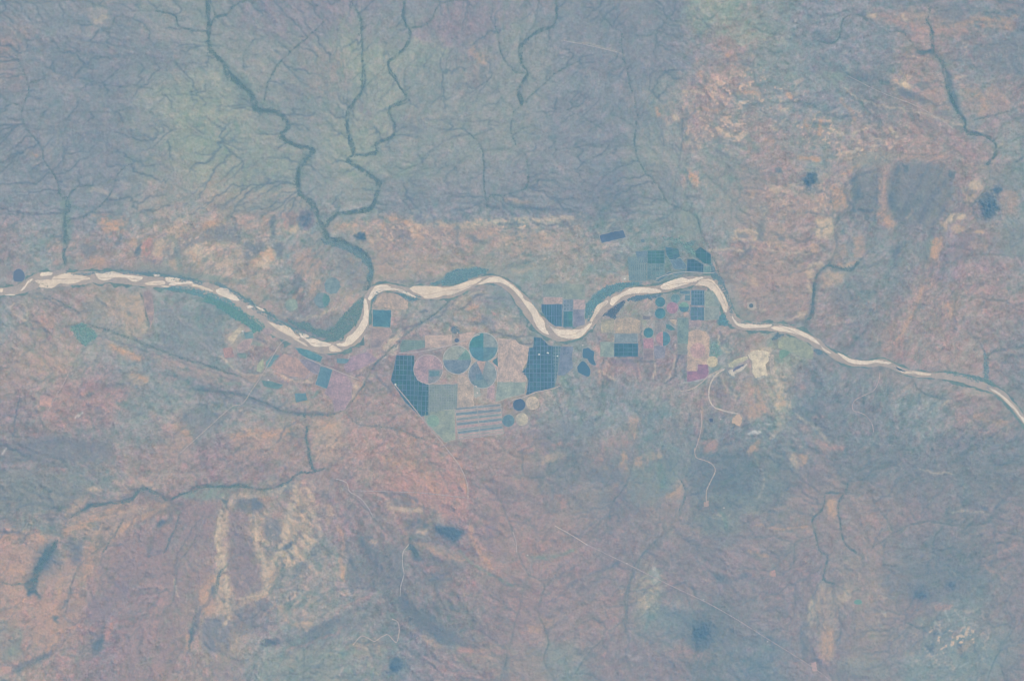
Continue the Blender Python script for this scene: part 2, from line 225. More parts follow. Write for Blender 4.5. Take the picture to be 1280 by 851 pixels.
# the sandy river: centre line with half width of the whole bed, then the bright bars inside it
RIVER = [(-80,368,5),(-20,364,5),(8,364,5.5),(25,362,6),(45,352,9),(70,349,9.5),(95,348,9),(120,347,7.5),(150,347,7),(180,351,7),(210,353,7),(235,356,6.5),(255,361,7.5),(275,367,8),(292,375,8),(310,386,8),(330,400,8.5),(350,413,9),(370,423,9),(392,431,8),(415,434,7),(432,428,8.5),(447,416,9),(455,400,6.5),(458,385,4.5),(460,372,5),(470,362,6),(484,359,4.5),(500,362,4.5),(515,366,6),(532,367,7.5),(552,366,7.5),(572,363,6.5),(590,355,5),(605,350,5),(622,350,5),(637,359,6),(648,370,6.5),(658,383,8),(670,399,9),(683,410,9.5),(700,417,8.5),(716,418,7.5),(730,411,6.5),(740,400,6.5),(750,387,7),(765,375,7),(782,367,6.5),(800,364,5.5),(820,362,5),(838,358,6),(856,353,6.5),(874,351,6.5),(888,352,8),(898,363,8),(907,380,6.5),(914,397,7),(926,406,6),(945,408,4.5),(965,409,5),(985,412,5.5),(1005,420,5.5),(1022,430,5),(1036,440,3.6),(1050,448,4.5),(1066,453,4.3),(1085,455,4),(1102,453,4),(1115,457,4),(1127,463,4),(1145,467,3.5),(1165,469,3.5),(1190,471,4.5),(1212,476,5),(1235,484,4.5),(1252,493,4),(1266,507,3.8),(1280,525,4),(1300,545,4),(1345,580,4)]
s8 = lambda ox, oy, p: F(ox, oy, 8.0, p)
BARS = [
 s8(0,300,[(385,470),(400,440),(360,420),(360,400),(460,395),(520,400),(530,370),(600,350),(680,325),(760,350),(850,362),(900,380),(890,395),(830,400),(760,430),(690,440),(600,435),(560,455),(520,480),(450,478)]),
 s8(0,300,[(400,350),(420,325),(520,322),(520,345),(480,355),(420,360)]), s8(0,300,[(205,510),(225,480),(260,440),(275,410),(325,385),(325,400),(270,445),(245,490)]), s8(0,300,[(0,490),(30,485),(25,515),(0,520)]), s8(0,300,[(50,548),(110,540),(150,550),(60,556)]),
 s8(0,300,[(950,330),(1050,330),(1100,318),(1180,325),(1230,345),(1400,365),(1430,380),(1370,415),(1320,410),(1260,380),(1180,375),(1120,385),(1060,405),(990,390)]),
 s8(160,300,[(165,435),(200,420),(270,410),(350,408),(375,425),(355,445),(280,452),(200,450)]), s8(160,300,[(370,375),(430,370),(510,385),(520,400),(460,420),(395,420)]), s8(160,300,[(400,445),(440,425),(530,420),(600,412),(650,418),(650,435),(560,440),(470,452),(420,455)]),
 s8(160,300,[(640,440),(700,445),(780,475),(850,505),(830,512),(760,500),(690,475),(645,458)]), s8(160,300,[(880,500),(930,478),(990,485),(1030,520),(1080,560),(1110,605),(1040,600),(970,570),(910,545),(885,520)]), s8(160,300,[(255,342),(320,345),(315,360),(262,360)]), s8(160,300,[(335,455),(420,460),(415,470),(345,472)]),
 s8(300,360,[(150,180),(200,195),(250,225),(240,235),(190,210)]), s8(300,360,[(60,180),(100,170),(130,190),(90,200)]),
 s8(300,360,[(275,335),(330,350),(380,370),(430,370),(470,380),(520,415),(560,470),(600,490),(590,520),(640,545),(680,580),(640,570),(560,520),(480,470),(420,440),(380,420),(330,380)]),
 s8(300,360,[(590,450),(640,455),(690,480),(650,500),(610,490)]), s8(300,360,[(640,505),(760,510),(800,530),(870,545),(910,560),(890,580),(800,588),(730,580),(690,545)]), s8(300,360,[(890,590),(930,570),(980,600),(1015,625),(980,635),(900,628)]),
 s8(300,360,[(960,555),(1040,545),(1070,490),(1130,450),(1200,360),(1240,260),(1235,130),(1260,110),(1280,180),(1285,280),(1278,350),(1240,430),(1180,500),(1120,555),(1060,580),(980,578)]),
 s8(420,330,[(320,340),(345,290),(380,235),(430,212),(495,208),(540,225),(560,240),(620,245),(700,275),(780,315),(800,332),(740,320),(660,285),(600,262),(530,262),(460,275),(400,310),(340,362),(325,360)]),
 s8(420,330,[(735,245),(780,222),(900,220),(1020,225),(1090,240),(1190,215),(1280,185),(1440,140),(1450,160),(1350,225),(1250,270),(1170,305),(1090,310),(1010,335),(930,345),(880,338),(830,300),(780,285)]),
 s8(560,330,[(300,200),(370,160),(420,135),(500,125),(560,155),(620,195),(680,240),(740,305),(770,360),(830,390),(880,450),(920,520),(960,570),(975,640),(1010,700),(960,690),(900,640),(860,570),(830,490),(780,420),(730,350),(680,290),(620,235),(550,195),(480,182),(400,185),(320,208)]),
 s8(560,330,[(1010,610),(1060,640),(1130,655),(1280,655),(1350,640),(1400,600),(1440,590),(1400,650),(1340,720),(1290,745),(1200,745),(1110,720),(1060,680)]),
 F(660,330,7.7375,[(590,550),(625,500),(650,430),(690,385),(765,350),(770,380),(720,420),(680,470),(635,530),(620,560)]),
 F(660,330,7.7375,[(790,390),(810,330),(870,300),(960,250),(1060,225),(1238,240),(1290,265),(1238,282),(1100,280),(1000,290),(920,310),(860,360),(820,400)]),
 F(740,280,7.09,[(600,560),(640,525),(700,500),(800,475),(860,490),(940,472),(990,475),(940,500),(860,525),(780,550),(700,575),(640,582)]),
 F(740,280,7.09,[(915,540),(970,495),(1050,490),(1090,520),(1130,570),(1170,630),(1200,700),(1200,750),(1190,785),(1165,760),(1140,700),(1090,625),(1040,570),(990,545)]),
 F(900,370,8,[(120,200),(150,240),(190,272),(300,280),(400,288),(520,282),(480,310),(380,318),(240,318),(170,290),(130,240)]), F(900,370,8,[(500,310),(600,300),(700,315),(800,345),(880,385),(950,430),(1000,485),(960,470),(880,425),(800,392),(700,365),(600,350),(540,335)]), F(900,370,8,[(1010,500),(1060,535),(1110,565),(1090,570),(1040,545)]),
 F(1020,400,8,[(210,325),(270,345),(330,380),(400,400),(500,408),(600,398),(670,410),(660,435),(600,425),(520,440),(420,440),(340,425),(270,380)]), F(1020,400,8,[(670,418),(745,422),(740,438),(680,435)]), F(1020,400,8,[(780,460),(830,470),(880,505),(980,510),(1080,525),(1150,540),(1150,550),(1060,550),(960,535),(880,530),(820,495)]),
 F(1120,430,8,[(0,228),(60,255),(100,275),(60,270),(0,245)]), F(1120,430,8,[(900,425),(980,455),(1050,500),(1130,570),(1200,640),(1240,705),(1280,740),(1290,800),(1240,730),(1180,650),(1110,585),(1030,510),(960,470)]),
]
# roads and tracks: half width in pixels, colour, points
ROADS = [
 ('haul_road',.75,(186,181,176),[(923,517),(912,515),(901,512),(892,508),(887,500),(886,490),(888,480),(892,472),(898,466),(906,461)]),
 ('farm_road',.5,(176,170,168),[(850,489),(865,486),(877,478),(885,470),(897,464),(904,461)]),
 ('dirt_road',.36,(168,162,164),[(225,566),(245,548),(266,529),(290,508),(300,506),(307,500),(313,490),(322,477),(331,463)]),
 ('dirt_road',.55,(182,172,168),[(694,657),(712,667),(733,680)]), ('dirt_road',.4,(162,155,162),[(733,680),(758,692),(783,704),(815,720),(848,736),(882,752),(918,772),(953,794),(987,815),(1021,837),(1045,855),(1100,890)]),
 ('dirt_road',.4,(168,158,163),[(1100,465),(1098,477),(1092,488),(1080,494),(1068,501),(1066,512),(1076,516),(1083,520),(1090,530),(1092,540)]),
 ('dirt_road',.5,(172,164,164),[(868,560),(870,571),(880,575),(889,579),(894,588),(888,602),(883,614),(883,628)]), ('dirt_road',.5,(168,160,164),[(876,512),(877,530),(873,550),(868,565)]),
 ('dirt_road',.5,(170,162,163),[(493,480),(512,503),(535,532),(558,560),(575,583),(584,605),(585,628)]), ('dirt_road',.35,(160,158,164),[(440,613),(480,614),(530,616),(584,622)]),
 ('dirt_road',.5,(178,168,166),[(441,806),(451,795),(460,797),(468,801),(478,795),(485,793),(492,800),(496,802),(499,788),(497,777),(490,773)]), ('stream_bed',.45,(176,172,172),[(420,598),(433,603),(437,614),(450,622),(460,634),(467,647)]),
 ('stream_bed',.45,(176,172,172),[(511,680),(504,690),(503,705),(505,717),(501,732),(500,745)]), ('dirt_road',.4,(176,168,170),[(641,664),(645,677),(646,690)]), ('dirt_road',.35,(166,158,163),[(90,457),(80,478),(68,498),(58,518)]),
 ('dirt_road',.35,(160,164,172),[(703,51),(735,57),(774,66)]), ('dirt_road',.4,(168,164,168),[(331,463),(338,450),(345,438),(352,428),(360,424)]), ('farm_road',.4,(178,172,170),[(640,500),(655,496),(670,490),(690,486),(700,482)]),
 ('farm_road',.4,(170,168,170),[(380,446),(400,455),(418,462),(430,467),(448,474)]), ('dirt_road',.3,(166,164,166),[(1060,95),(1100,115),(1150,135),(1190,160)]), ('farm_road',.35,(170,172,174),[(820,348),(840,342),(858,340),(880,341),(893,341)]),
 ('farm_road',.4,(172,172,174),[(600,418),(560,432),(520,440),(499,441)]),
]
# woods: outlines in which trees stand close; density, colour, then points
C4 = lambda p: F(0,280,2.935,p)
WOODS = [
 ('riverside_woodland',.8,(106,138,151),s8(300,360,[(440,300),(520,330),(600,345),(700,350),(760,400),(850,420),(940,380),(990,300),(1070,240),(1130,165),(1225,85),(1222,180),(1205,290),(1140,380),(1060,450),(1030,525),(920,540),(800,490),(640,420),(500,350)])),
 ('riverside_woodland',1.0,(106,142,159),s8(560,330,[(-60,170),(0,90),(100,50),(250,40),(420,50),(370,95),(200,150),(120,200),(0,210),(-180,205),(-170,190)])),
 ('riverside_woodland',1.0,(104,142,159),F(660,330,7.7375,[(560,430),(600,330),(700,240),(850,190),(1000,178),(1120,190),(1000,215),(850,270),(720,365),(640,460),(590,545),(560,560)])),
 ('riverside_woodland',1.0,(100,132,157),F(740,350,6.078,[(270,140),(330,115),(520,110),(500,135),(400,140),(330,160)])),
 ('riverside_woodland',1.1,(92,120,147),F(740,350,6.078,[(90,260),(230,160),(260,165),(220,215),(180,290),(150,290)])),
 ('riverside_woodland',1.0,(98,140,159),F(740,350,6.078,[(950,290),(980,260),(1010,250),(1045,330),(1000,340),(960,335)])),
 ('riverside_woodland',1.0,(103,146,155),F(260,360,5.004,[(0,40),(60,75),(140,95),(230,150),(345,215),(350,250),(290,275),(210,215),(110,150),(40,105),(-40,75)])),
 ('riverside_woodland',.9,(106,146,162),s8(160,300,[(330,480),(560,450),(700,470),(860,530),(1000,600),(1180,720),(1000,660),(860,590),(700,540),(520,520)])),
 ('bush_thicket',.9,(112,148,155),C4([(255,380),(300,362),(358,405),(312,445),(270,405)])),
 ('riverside_woodland',.8,(108,138,157),[(70,342),(110,341),(140,338),(190,341),(230,347),(255,353),(255,356),(190,345),(140,342),(100,343)]),
 ('riverside_woodland',.7,(108,140,157),[(272,352),(290,362),(315,378),(350,400),(390,422),(388,426),(345,404),(312,384),(285,366),(268,354)]),
 ('riverside_woodland',.8,(108,138,155),[(400,298),(425,302),(445,310),(462,324),(466,340),(463,355),(458,350),(461,335),(450,322),(430,312),(406,305)]),
 ('riverside_woodland',.8,(104,135,157),[(464,366),(478,363),(470,370),(464,378),(463,372)]), ('riverside_woodland',.8,(104,140,159),[(495,363),(508,364),(524,371),(515,375),(502,369)]),
 ('riverside_woodland',.8,(108,138,157),[(880,300),(890,330),(896,342),(905,352),(912,375),(918,395),(914,396),(906,372),(898,354),(888,342)]),
 ('bush_thicket',.7,(114,148,157),[(828,296),(850,300),(866,312),(872,322),(864,318),(850,306),(832,300)]),
 ('bush_thicket',.8,(106,140,157),F(740,280,7.09,[(840,180),(870,145),(910,150),(900,195),(860,205)])), ('bush_thicket',.7,(120,150,157),F(740,280,7.09,[(755,120),(800,105),(815,125),(780,145)])),
 ('bush_thicket',.9,(102,130,152),F(900,370,8,[(520,420),(570,375),(650,380),(600,400),(560,440),(520,445)])), ('bush_thicket',.9,(106,135,155),F(900,370,8,[(940,535),(1000,525),(1020,570),(980,590)])),
 ('bush_thicket',.6,(120,152,160),[(885,430),(895,425),(902,440),(895,448),(886,442)]), ('bush_thicket',.8,(110,135,155),s8(420,330,[(1140,650),(1200,630),(1230,680),(1190,700),(1150,690)])),
 ('riverside_woodland',.6,(110,140,157),[(1230,437),(1234,450),(1236,472),(1231,474),(1229,455)]),
 ('riverside_woodland',.7,(110,142,155),[(1180,463),(1210,468),(1235,474),(1250,486),(1236,480),(1205,472),(1180,466)]),
 ('riverside_woodland',.6,(112,142,155),[(925,400),(945,403),(975,405),(1000,408),(985,408),(945,405),(922,404)]),
]
HILLS = [(1012,225,8,120),(1237,257,13,150),(1247,236,6,70),(878,788,15,90),(1155,740,8,60),(1191,731,5,60),(566,665,10,80),(550,661,7,60),(494,831,9,70),(450,295,4,30),(384,272,9,40),(60,700,14,40)]

# banks of sand, ledges and dark hollows: frame, colour, half width, strength, points of the enlargement
C4 = lambda p: F(0,280,2.935,p)
SC = dict(L=(192,182,170), O=(188,163,152), P=(176,154,158), D=(110,130,148), G=(122,152,152), W=(192,190,188), M=(138,138,154))
Gm = lambda p: F(860,400,5.32,p)
K = lambda p: F(560,330,8.,p)
K2 = lambda p: F(420,330,8.,p)
Q = lambda p: F(260,360,5.004,p)
DD_ = lambda p: F(740,350,6.078,p)
UMm = lambda p: F(860,500,5.95,p)
STREAK = [
 (C6,'L',3,.7,[(820,210),(800,290),(790,340),(820,420),(830,500),(840,600),(820,640)]),(C6,'L',4,.6,[(930,240),(930,300),(960,400),(975,470),(970,530)]),(C6,'L',5,.6,[(1090,130),(1060,240),(1040,330),(1010,400),(990,450)]),
 (C6,'L',2.5,.4,[(860,170),(950,170),(1050,140)]),(C6,'L',3,.4,[(1130,140),(1140,240),(1180,320)]),(C6,'L',1.5,.5,[(880,550),(960,535)]),(C6,'O',4,.5,[(340,350),(330,440),(310,480)]),(C6,'O',4,.5,[(450,200),(330,270),(230,310)]),
 (C6,'O',4,.5,[(620,200),(500,260),(400,330)]),(C6,'O',5,.6,[(750,600),(740,530),(780,480)]),(C6,'O',3,.5,[(680,740),(690,680)]),(C6,'L',4,.5,[(1050,410),(1100,350),(1150,340)]),(C6,'P',3,.5,[(390,640),(395,700)]),(C6,'L',1.5,.6,[(640,480),(648,540)]),
 (C6,'P',4,.5,[(0,800),(60,830)]),(C6,'O',3,.4,[(180,740),(210,680),(200,640)]),(C6,'D',1.5,.6,[(1010,380),(1060,350)]),(C6,'D',2.5,.5,[(780,510),(770,560),(730,600),(710,680),(690,720)]),(C6,'D',3,.6,[(600,270),(575,280)]),(C6,'D',5,.35,[(290,360),(270,420)]),
 (C6,'D',1.2,.4,[(750,230),(710,290),(660,370),(640,450)]),(C6,'D',2,.5,[(540,400),(550,340)]),(C6,'D',2,.5,[(235,570),(270,510)]),(C6,'D',3,.5,[(380,680),(350,730)]),(C6,'D',4,.6,[(970,710),(1010,710)]),(C6,'D',4,.45,[(1140,670),(1250,620)]),
 (C6,'P',2,.4,[(1020,740),(1200,690),(1257,650)]),(C6,'D',1.8,.5,[(50,830),(80,790),(140,770),(200,740)]),(C6,'D',4,.4,[(180,250),(200,290)]),(C6,'D',4,.5,[(900,200),(960,210)]),(C6,'M',10,.3,[(460,490),(400,560),(330,610)]),(C6,'O',5,.4,[(0,330),(60,320),(160,330)]),(C6,'O',6,.35,[(0,430),(80,440)]),
 (C6,'O',4,.4,[(160,420),(220,460),(210,560),(180,620)]),(C6,'D',1,.5,[(0,330),(20,305),(90,320),(80,350)]),(C6,'L',3,.4,[(330,150),(370,145)]),(C6,'G',8,.35,[(0,640),(60,680),(40,760)]),(C6,'P',7,.3,[(560,480),(600,540),(560,640),(540,720)]),
 (C7,'L',2.5,.5,[(180,195),(220,225),(320,225)]),(C7,'O',3,.45,[(0,290),(30,330),(20,400),(30,480)]),(C7,'D',2.5,.5,[(90,330),(130,400),(170,440)]),(C7,'D',2,.4,[(30,320),(60,420),(80,440)]),(C7,'O',3,.35,[(300,350),(420,400),(480,410)]),
 (C7,'O',3,.5,[(490,280),(500,330),(540,400),(570,450)]),(C7,'G',2,.5,[(450,370),(490,420),(580,470),(660,510)]),(C7,'D',6,.5,[(240,540),(280,600),(340,650),(420,690),(480,720)]),(C7,'D',3,.5,[(260,300),(300,270)]),(C7,'D',3,.6,[(270,350),(290,390),(310,410)]),
 (C7,'G',2,.5,[(700,400),(800,400),(870,370)]),(C7,'O',2,.4,[(440,20),(470,120),(490,180)]),(C7,'O',5,.4,[(180,40),(270,60),(330,100),(370,170)]),(C7,'P',5,.4,[(340,40),(400,60),(450,120)]),(C7,'D',1,.4,[(0,520),(100,510),(200,490)]),(C7,'P',2,.4,[(0,600),(60,570),(130,540)]),
 (C7,'D',4,.35,[(620,720),(620,850)]),(C7,'P',1,.5,[(1190,470),(1257,515)]),(C7,'L',3,.45,[(1130,560),(1160,600)]),(C7,'W',4,.4,[(1155,440),(1175,490)]),(C7,'W',3,.3,[(1060,760),(1120,770)]),(C7,'P',3,.4,[(450,740),(640,745)]),(C7,'P',3,.6,[(595,268),(610,272)]),
 (C7,'M',6,.4,[(580,260),(560,340),(620,400)]),(C7,'D',3,.35,[(840,500),(900,480),(1000,440),(1040,420)]),(C7,'G',3,.35,[(0,760),(60,740),(160,760)]),(C7,'D',2,.5,[(170,170),(260,175),(300,200)]),(C7,'O',3,.5,[(1050,20),(1040,70)]),(C7,'G',5,.4,[(1180,60),(1200,150)]),
 (C8,'O',1.5,.5,[(280,280),(380,295),(460,285)]),(C8,'O',2,.5,[(250,380),(320,400)]),(C8,'O',4,.6,[(545,185),(560,250)]),(C8,'L',3,.5,[(405,30),(415,65)]),(C8,'O',3,.5,[(440,25),(455,60)]),(C8,'O',6,.45,[(540,650),(545,760)]),(C8,'L',4,.35,[(480,560),(480,640)]),(C8,'L',1,.3,[(270,20),(310,120),(280,190)]),
 (C8,'W',1.6,.7,[(965,595),(985,625)]),(C8,'W',1.4,.7,[(1005,595),(1030,625)]),(C8,'W',1.6,.6,[(935,635),(950,680)]),(C8,'P',4,.4,[(990,690),(1030,660)]),(C8,'D',2.5,.6,[(1020,700),(1030,760)]),(C8,'W',1.6,.5,[(900,740),(930,765)]),(C8,'D',3,.6,[(930,680),(910,740)]),(C8,'W',1.4,.5,[(980,810),(1060,780)]),(C8,'W',1.2,.6,[(1060,640),(1090,650)]),(C8,'W',1.2,.6,[(1040,620),(1045,680)]),(C8,'W',1.2,.5,[(960,740),(975,760)]),
 (C8,'L',2,.6,[(738,590),(755,610)]),(C8,'L',1.5,.35,[(1000,230),(1150,240)]),(C8,'D',2,.6,[(1150,225),(1190,190)]),(C8,'P',1.5,.4,[(1110,410),(1257,350)]),(C8,'P',1.5,.4,[(1110,430),(1200,490)]),(C8,'P',1.5,.35,[(310,580),(410,520)]),(C8,'G',3,.4,[(150,240),(170,290)]),(C8,'D',2.5,.5,[(130,460),(165,485)]),(C8,'D',3,.4,[(220,460),(260,465)]),(C8,'O',3,.7,[(335,450),(345,460)]),
 (C8,'L',1.2,.5,[(880,80),(1000,95)]),(C8,'D',2,.4,[(350,700),(330,780)]),(C8,'P',1,.35,[(0,520),(100,560)]),(C8,'D',2,.4,[(30,340),(70,345)]),(C8,'D',1.2,.4,[(700,380),(740,300)]),(C8,'O',4,.3,[(1020,740),(1080,700)]),(C8,'L',4,.3,[(600,500),(620,560)]),
 (C3,'L',2,.6,[(40,337),(90,342)]),(C3,'O',2.5,.6,[(210,335),(290,352)]),(C3,'W',1.5,.7,[(222,372),(238,382)]),(C3,'O',3,.6,[(170,200),(182,212)]),(C3,'O',2.5,.6,[(395,335),(412,362)]),(C3,'L',2,.6,[(370,405),(392,405)]),(C3,'O',2,.6,[(465,440),(470,472)]),(C3,'O',2.4,.7,[(522,440),(515,492)]),
 (C3,'L',3,.7,[(560,470),(580,490),(600,490)]),(C3,'L',1.6,.6,[(640,490),(690,470)]),(C3,'L',2,.6,[(775,465),(792,505)]),(C3,'O',2,.6,[(310,520),(342,525)]),(C3,'L',3.6,.55,[(150,485),(190,505),(240,495)]),(C3,'L',1.6,.7,[(330,460),(362,480)]),(C3,'O',3,.55,[(435,575),(510,592)]),(C3,'L',1.8,.7,[(590,572),(620,558),(655,548)]),(C3,'L',1.6,.6,[(688,545),(722,540)]),
 (C3,'O',3.5,.8,[(35,645),(52,658)]),(C3,'L',4,.5,[(815,305),(830,318)]),(C3,'L',1.8,.4,[(340,690),(420,685),(480,720),(530,770)]),(C3,'L',4.5,.6,[(985,805),(1020,790)]),(C3,'P',3,.4,[(940,520),(1130,590)]),(C3,'P',4,.45,[(730,60),(900,110),(1100,120)]),(C3,'L',1.5,.4,[(1010,290),(1060,280)]),(C3,'O',2.5,.35,[(1000,90),(1120,75),(1250,60)]),
 (C3,'L',.8,.45,[(600,330),(720,385),(900,420),(1120,490)]),(C3,'D',4,.45,[(800,330),(900,370)]),(C3,'D',4,.4,[(940,410),(990,420)]),(C3,'D',6,.35,[(620,290),(720,280)]),(C3,'D',3,.5,[(800,605),(790,650),(770,740)]),(C3,'D',2.5,.4,[(800,800),(860,700),(900,640)]),(C3,'D',4,.45,[(870,820),(930,730),(990,640)]),(C3,'D',2,.45,[(930,830),(980,750)]),
 (C3,'D',2.2,.6,[(700,770),(640,760),(610,690),(660,640),(740,622)]),(C3,'D',1.4,.5,[(725,625),(730,700),(722,760)]),(C3,'D',6,.4,[(500,120),(560,150)]),(C3,'G',7,.4,[(540,280),(600,290)]),(C3,'L',2,.4,[(1190,520),(1170,540)]),(C3,'O',4,.35,[(1040,330),(1120,380),(1100,420)]),(C3,'O',5,.4,[(560,690),(600,720),(560,760)]),(C3,'O',4,.45,[(730,770),(780,830)]),
 (C3,'O',2,.5,[(90,400),(140,410)]),(C3,'L',1.5,.5,[(10,340),(50,335)]),(C3,'O',2.5,.5,[(70,270),(100,290)]),(C3,'O',2.5,.4,[(590,370),(640,440)]),(C3,'D',2,.5,[(20,515),(80,520)]),(C3,'G',4,.35,[(250,510),(290,560)]),(C3,'O',2,.5,[(250,705),(275,715)]),(C3,'O',2,.5,[(660,610),(600,640)]),
 (C5,'L',1.4,.6,[(200,30),(270,28),(275,60),(210,52),(200,30)]),(C5,'L',1.2,.5,[(100,100),(250,92),(330,95),(450,112),(520,90)]),(C5,'L',2,.6,[(470,152),(530,150)]),(C5,'L',1.4,.5,[(482,160),(475,240)]),(C5,'O',2.5,.5,[(580,155),(650,140)]),(C5,'D',3,.35,[(300,0),(290,60)]),(C5,'D',2,.4,[(160,160),(200,130),(270,90)]),
 (C5,'L',1.5,.5,[(390,355),(460,330)]),(C5,'L',2,.4,[(250,310),(320,320)]),(C5,'O',4.5,.6,[(955,60),(945,60),(930,130)]),(C5,'O',3,.5,[(890,225),(860,330),(790,430)]),(C5,'D',5,.4,[(800,80),(790,160)]),(C5,'O',4,.5,[(965,300),(1010,300),(985,340)]),(C5,'L',2.5,.35,[(430,700),(500,750),(560,810)]),(C5,'L',4,.45,[(340,540),(370,620),(360,670)]),(C5,'L',1,.5,[(140,420),(150,450),(190,460)]),
 (C5,'P',3,.4,[(600,830),(500,800)]),(C5,'D',3,.4,[(420,680),(520,740)]),(C5,'L',1.3,.5,[(960,670),(990,655)]),(C5,'O',5,.3,[(1080,700),(1200,740)]),(C5,'M',5,.4,[(950,790),(1050,820)]),(C5,'P',1.2,.4,[(240,640),(340,700)]),(C5,'O',4,.5,[(250,840),(290,800)]),(C5,'W',1.4,.6,[(260,770),(300,765)]),(C5,'D',1.4,.5,[(150,400),(155,450)]),(C5,'O',1.4,.5,[(80,670),(82,760)]),
 (C4,'D',1.2,.5,[(130,250),(200,290),(260,320)]),(C4,'D',1.4,.5,[(350,260),(370,285),(390,310)]),(C4,'L',1,.5,[(700,120),(760,90)]),(C4,'D',1.2,.5,[(330,400),(450,440),(700,520),(870,580)]),(C4,'O',3,.5,[(400,440),(520,500)]),(C4,'O',3,.5,[(480,555),(550,575)]),(C4,'D',2.5,.5,[(720,600),(900,640),(1050,690),(1200,700)]),(C4,'P',5,.25,[(560,480),(850,560)]),
 (C4,'O',4,.5,[(850,770),(1000,770),(1080,750)]),(C4,'O',6,.5,[(1180,745),(1230,730)]),(C4,'D',1.2,.5,[(1020,800),(1050,745),(1085,730)]),(C4,'D',1.2,.5,[(1072,800),(1076,750)]),(C4,'D',3,.35,[(680,690),(660,760)]),(C4,'D',1.2,.7,[(70,640),(65,700),(50,780)]),(C4,'W',1,.9,[(278,715),(303,697)]),(C4,'W',1.2,.5,[(10,845),(28,822)]),(C4,'O',4,.5,[(690,100),(730,130),(740,160)]),
 (C4,'L',.9,.5,[(755,160),(775,130),(790,80),(880,78)]),(C4,'O',4,.6,[(920,155),(990,100),(1000,135)]),(C4,'O',3,.4,[(1110,240),(1080,280),(1110,290)]),(C4,'L',2,.4,[(1040,340),(1120,350),(1230,310)]),(C4,'L',1,.5,[(40,300),(60,290),(95,310),(95,350),(60,330)]),(C4,'O',4,.5,[(380,20),(440,10)]),(C4,'O',4,.5,[(330,130),(380,140)]),(C4,'P',4,.4,[(130,350),(180,355)]),(C4,'D',1,.5,[(515,60),(500,110)]),
 (C4,'L',3,.35,[(460,400),(520,410),(540,370)]),(C4,'G',4,.35,[(640,60),(670,190)]),(C4,'D',3,.5,[(230,10),(240,60)]),(C4,'G',3,.4,[(640,200),(740,190),(900,220)]),(C4,'O',3,.4,[(740,20),(780,0)]),(C4,'L',3,.35,[(600,60),(560,120)]),(C4,'M',4,.3,[(250,610),(450,600),(460,640)]),(C4,'D',5,.3,[(60,820),(200,790),(400,820)]),(C4,'O',4,.4,[(640,740),(700,790),(640,830)]),
 (C1,'O',4,.6,[(375,812),(450,832)]),(C1,'O',3,.5,[(755,815),(800,822)]),(C1,'L',4,.35,[(340,90),(390,60)]),(C1,'P',3,.5,[(1045,790),(1060,845)]),(C1,'D',.8,.3,[(720,560),(860,510),(940,520)]),(C1,'G',2.5,.5,[(860,440),(870,485)]),(C1,'G',3,.4,[(810,590),(840,550)]),(C1,'D',5,.3,[(1050,320),(1130,350)]),(C1,'D',1,.4,[(820,770),(900,748),(980,755)]),(C1,'D',1,.35,[(590,370),(550,420)]),(C1,'D',1,.35,[(400,470),(395,560)]),
 (C1,'D',1,.35,[(230,580),(225,650)]),(C1,'D',1,.35,[(0,540),(80,535),(130,560)]),(C1,'D',1,.3,[(900,640),(980,560)]),(C1,'L',3,.3,[(420,720),(330,690)]),(C1,'D',.9,.4,[(800,395),(920,400),(1000,410)]),(C1,'D',.9,.35,[(640,240),(740,235)]),(C1,'D',.9,.35,[(700,620),(820,560)]),(C1,'O',1.5,.5,[(110,560),(140,575)]),(C1,'L',2,.3,[(520,570),(600,590)]),
 (C2,'O',4,.5,[(0,832),(80,822)]),(C2,'O',3,.5,[(160,835),(200,800),(290,835)]),(C2,'L',3,.55,[(500,822),(600,812),(700,808),(870,802)]),(C2,'O',3,.3,[(600,730),(720,745)]),(C2,'O',3,.6,[(1180,400),(1190,432)]),(C2,'L',3,.7,[(1240,420),(1246,440)]),(C2,'O',5,.3,[(500,190),(550,230)]),(C2,'D',4,.4,[(220,460),(320,475)]),(C2,'M',5,.4,[(90,395),(130,430)]),(C2,'D',1,.6,[(740,822),(870,832)]),
 (C2,'D',.9,.4,[(320,580),(400,520),(480,490)]),(C2,'D',.9,.4,[(300,440),(420,440),(600,450)]),(C2,'D',.9,.35,[(430,120),(480,180)]),(C2,'D',.9,.35,[(560,110),(600,130)]),(C2,'D',3,.5,[(1010,840),(1050,845)]),(C2,'D',.9,.4,[(1000,40),(1060,110)]),(C2,'D',.9,.4,[(820,400),(860,340),(960,370)]),(C2,'D',2.5,.35,[(540,755),(900,775)]),(C2,'L',.7,.4,[(830,152),(940,165),(1060,200)]),(C2,'D',.9,.4,[(940,250),(1060,290)]),(C2,'G',3,.3,[(250,640),(320,570)]),
 (Gm,'L',3,.5,[(400,225),(440,200),(530,195),(560,230)]),(Gm,'L',4,.5,[(560,300),(590,400),(640,470),(640,560)]),(Gm,'O',3,.5,[(600,520),(640,540),(610,580)]),(Gm,'W',2,.4,[(430,390),(520,390),(560,420)]),(Gm,'L',3,.4,[(250,300),(200,340),(230,360)]),(Gm,'D',2,.4,[(380,400),(420,390)]),(Gm,'W',1.5,.6,[(440,745),(490,740)]),(Gm,'L',2,.4,[(540,780),(580,770)]),
 (Gm,'L',1,.5,[(200,100),(205,160),(240,200),(280,220)]),(Gm,'M',5,.4,[(200,480),(280,560)]),(Gm,'O',9,.35,[(380,430),(470,480),(480,600),(400,620)]),(Gm,'L',1,.4,[(240,380),(240,440),(300,490),(330,540)]),(Gm,'L',3,.4,[(640,380),(700,360)]),(Gm,'P',3,.5,[(745,445),(770,450)]),
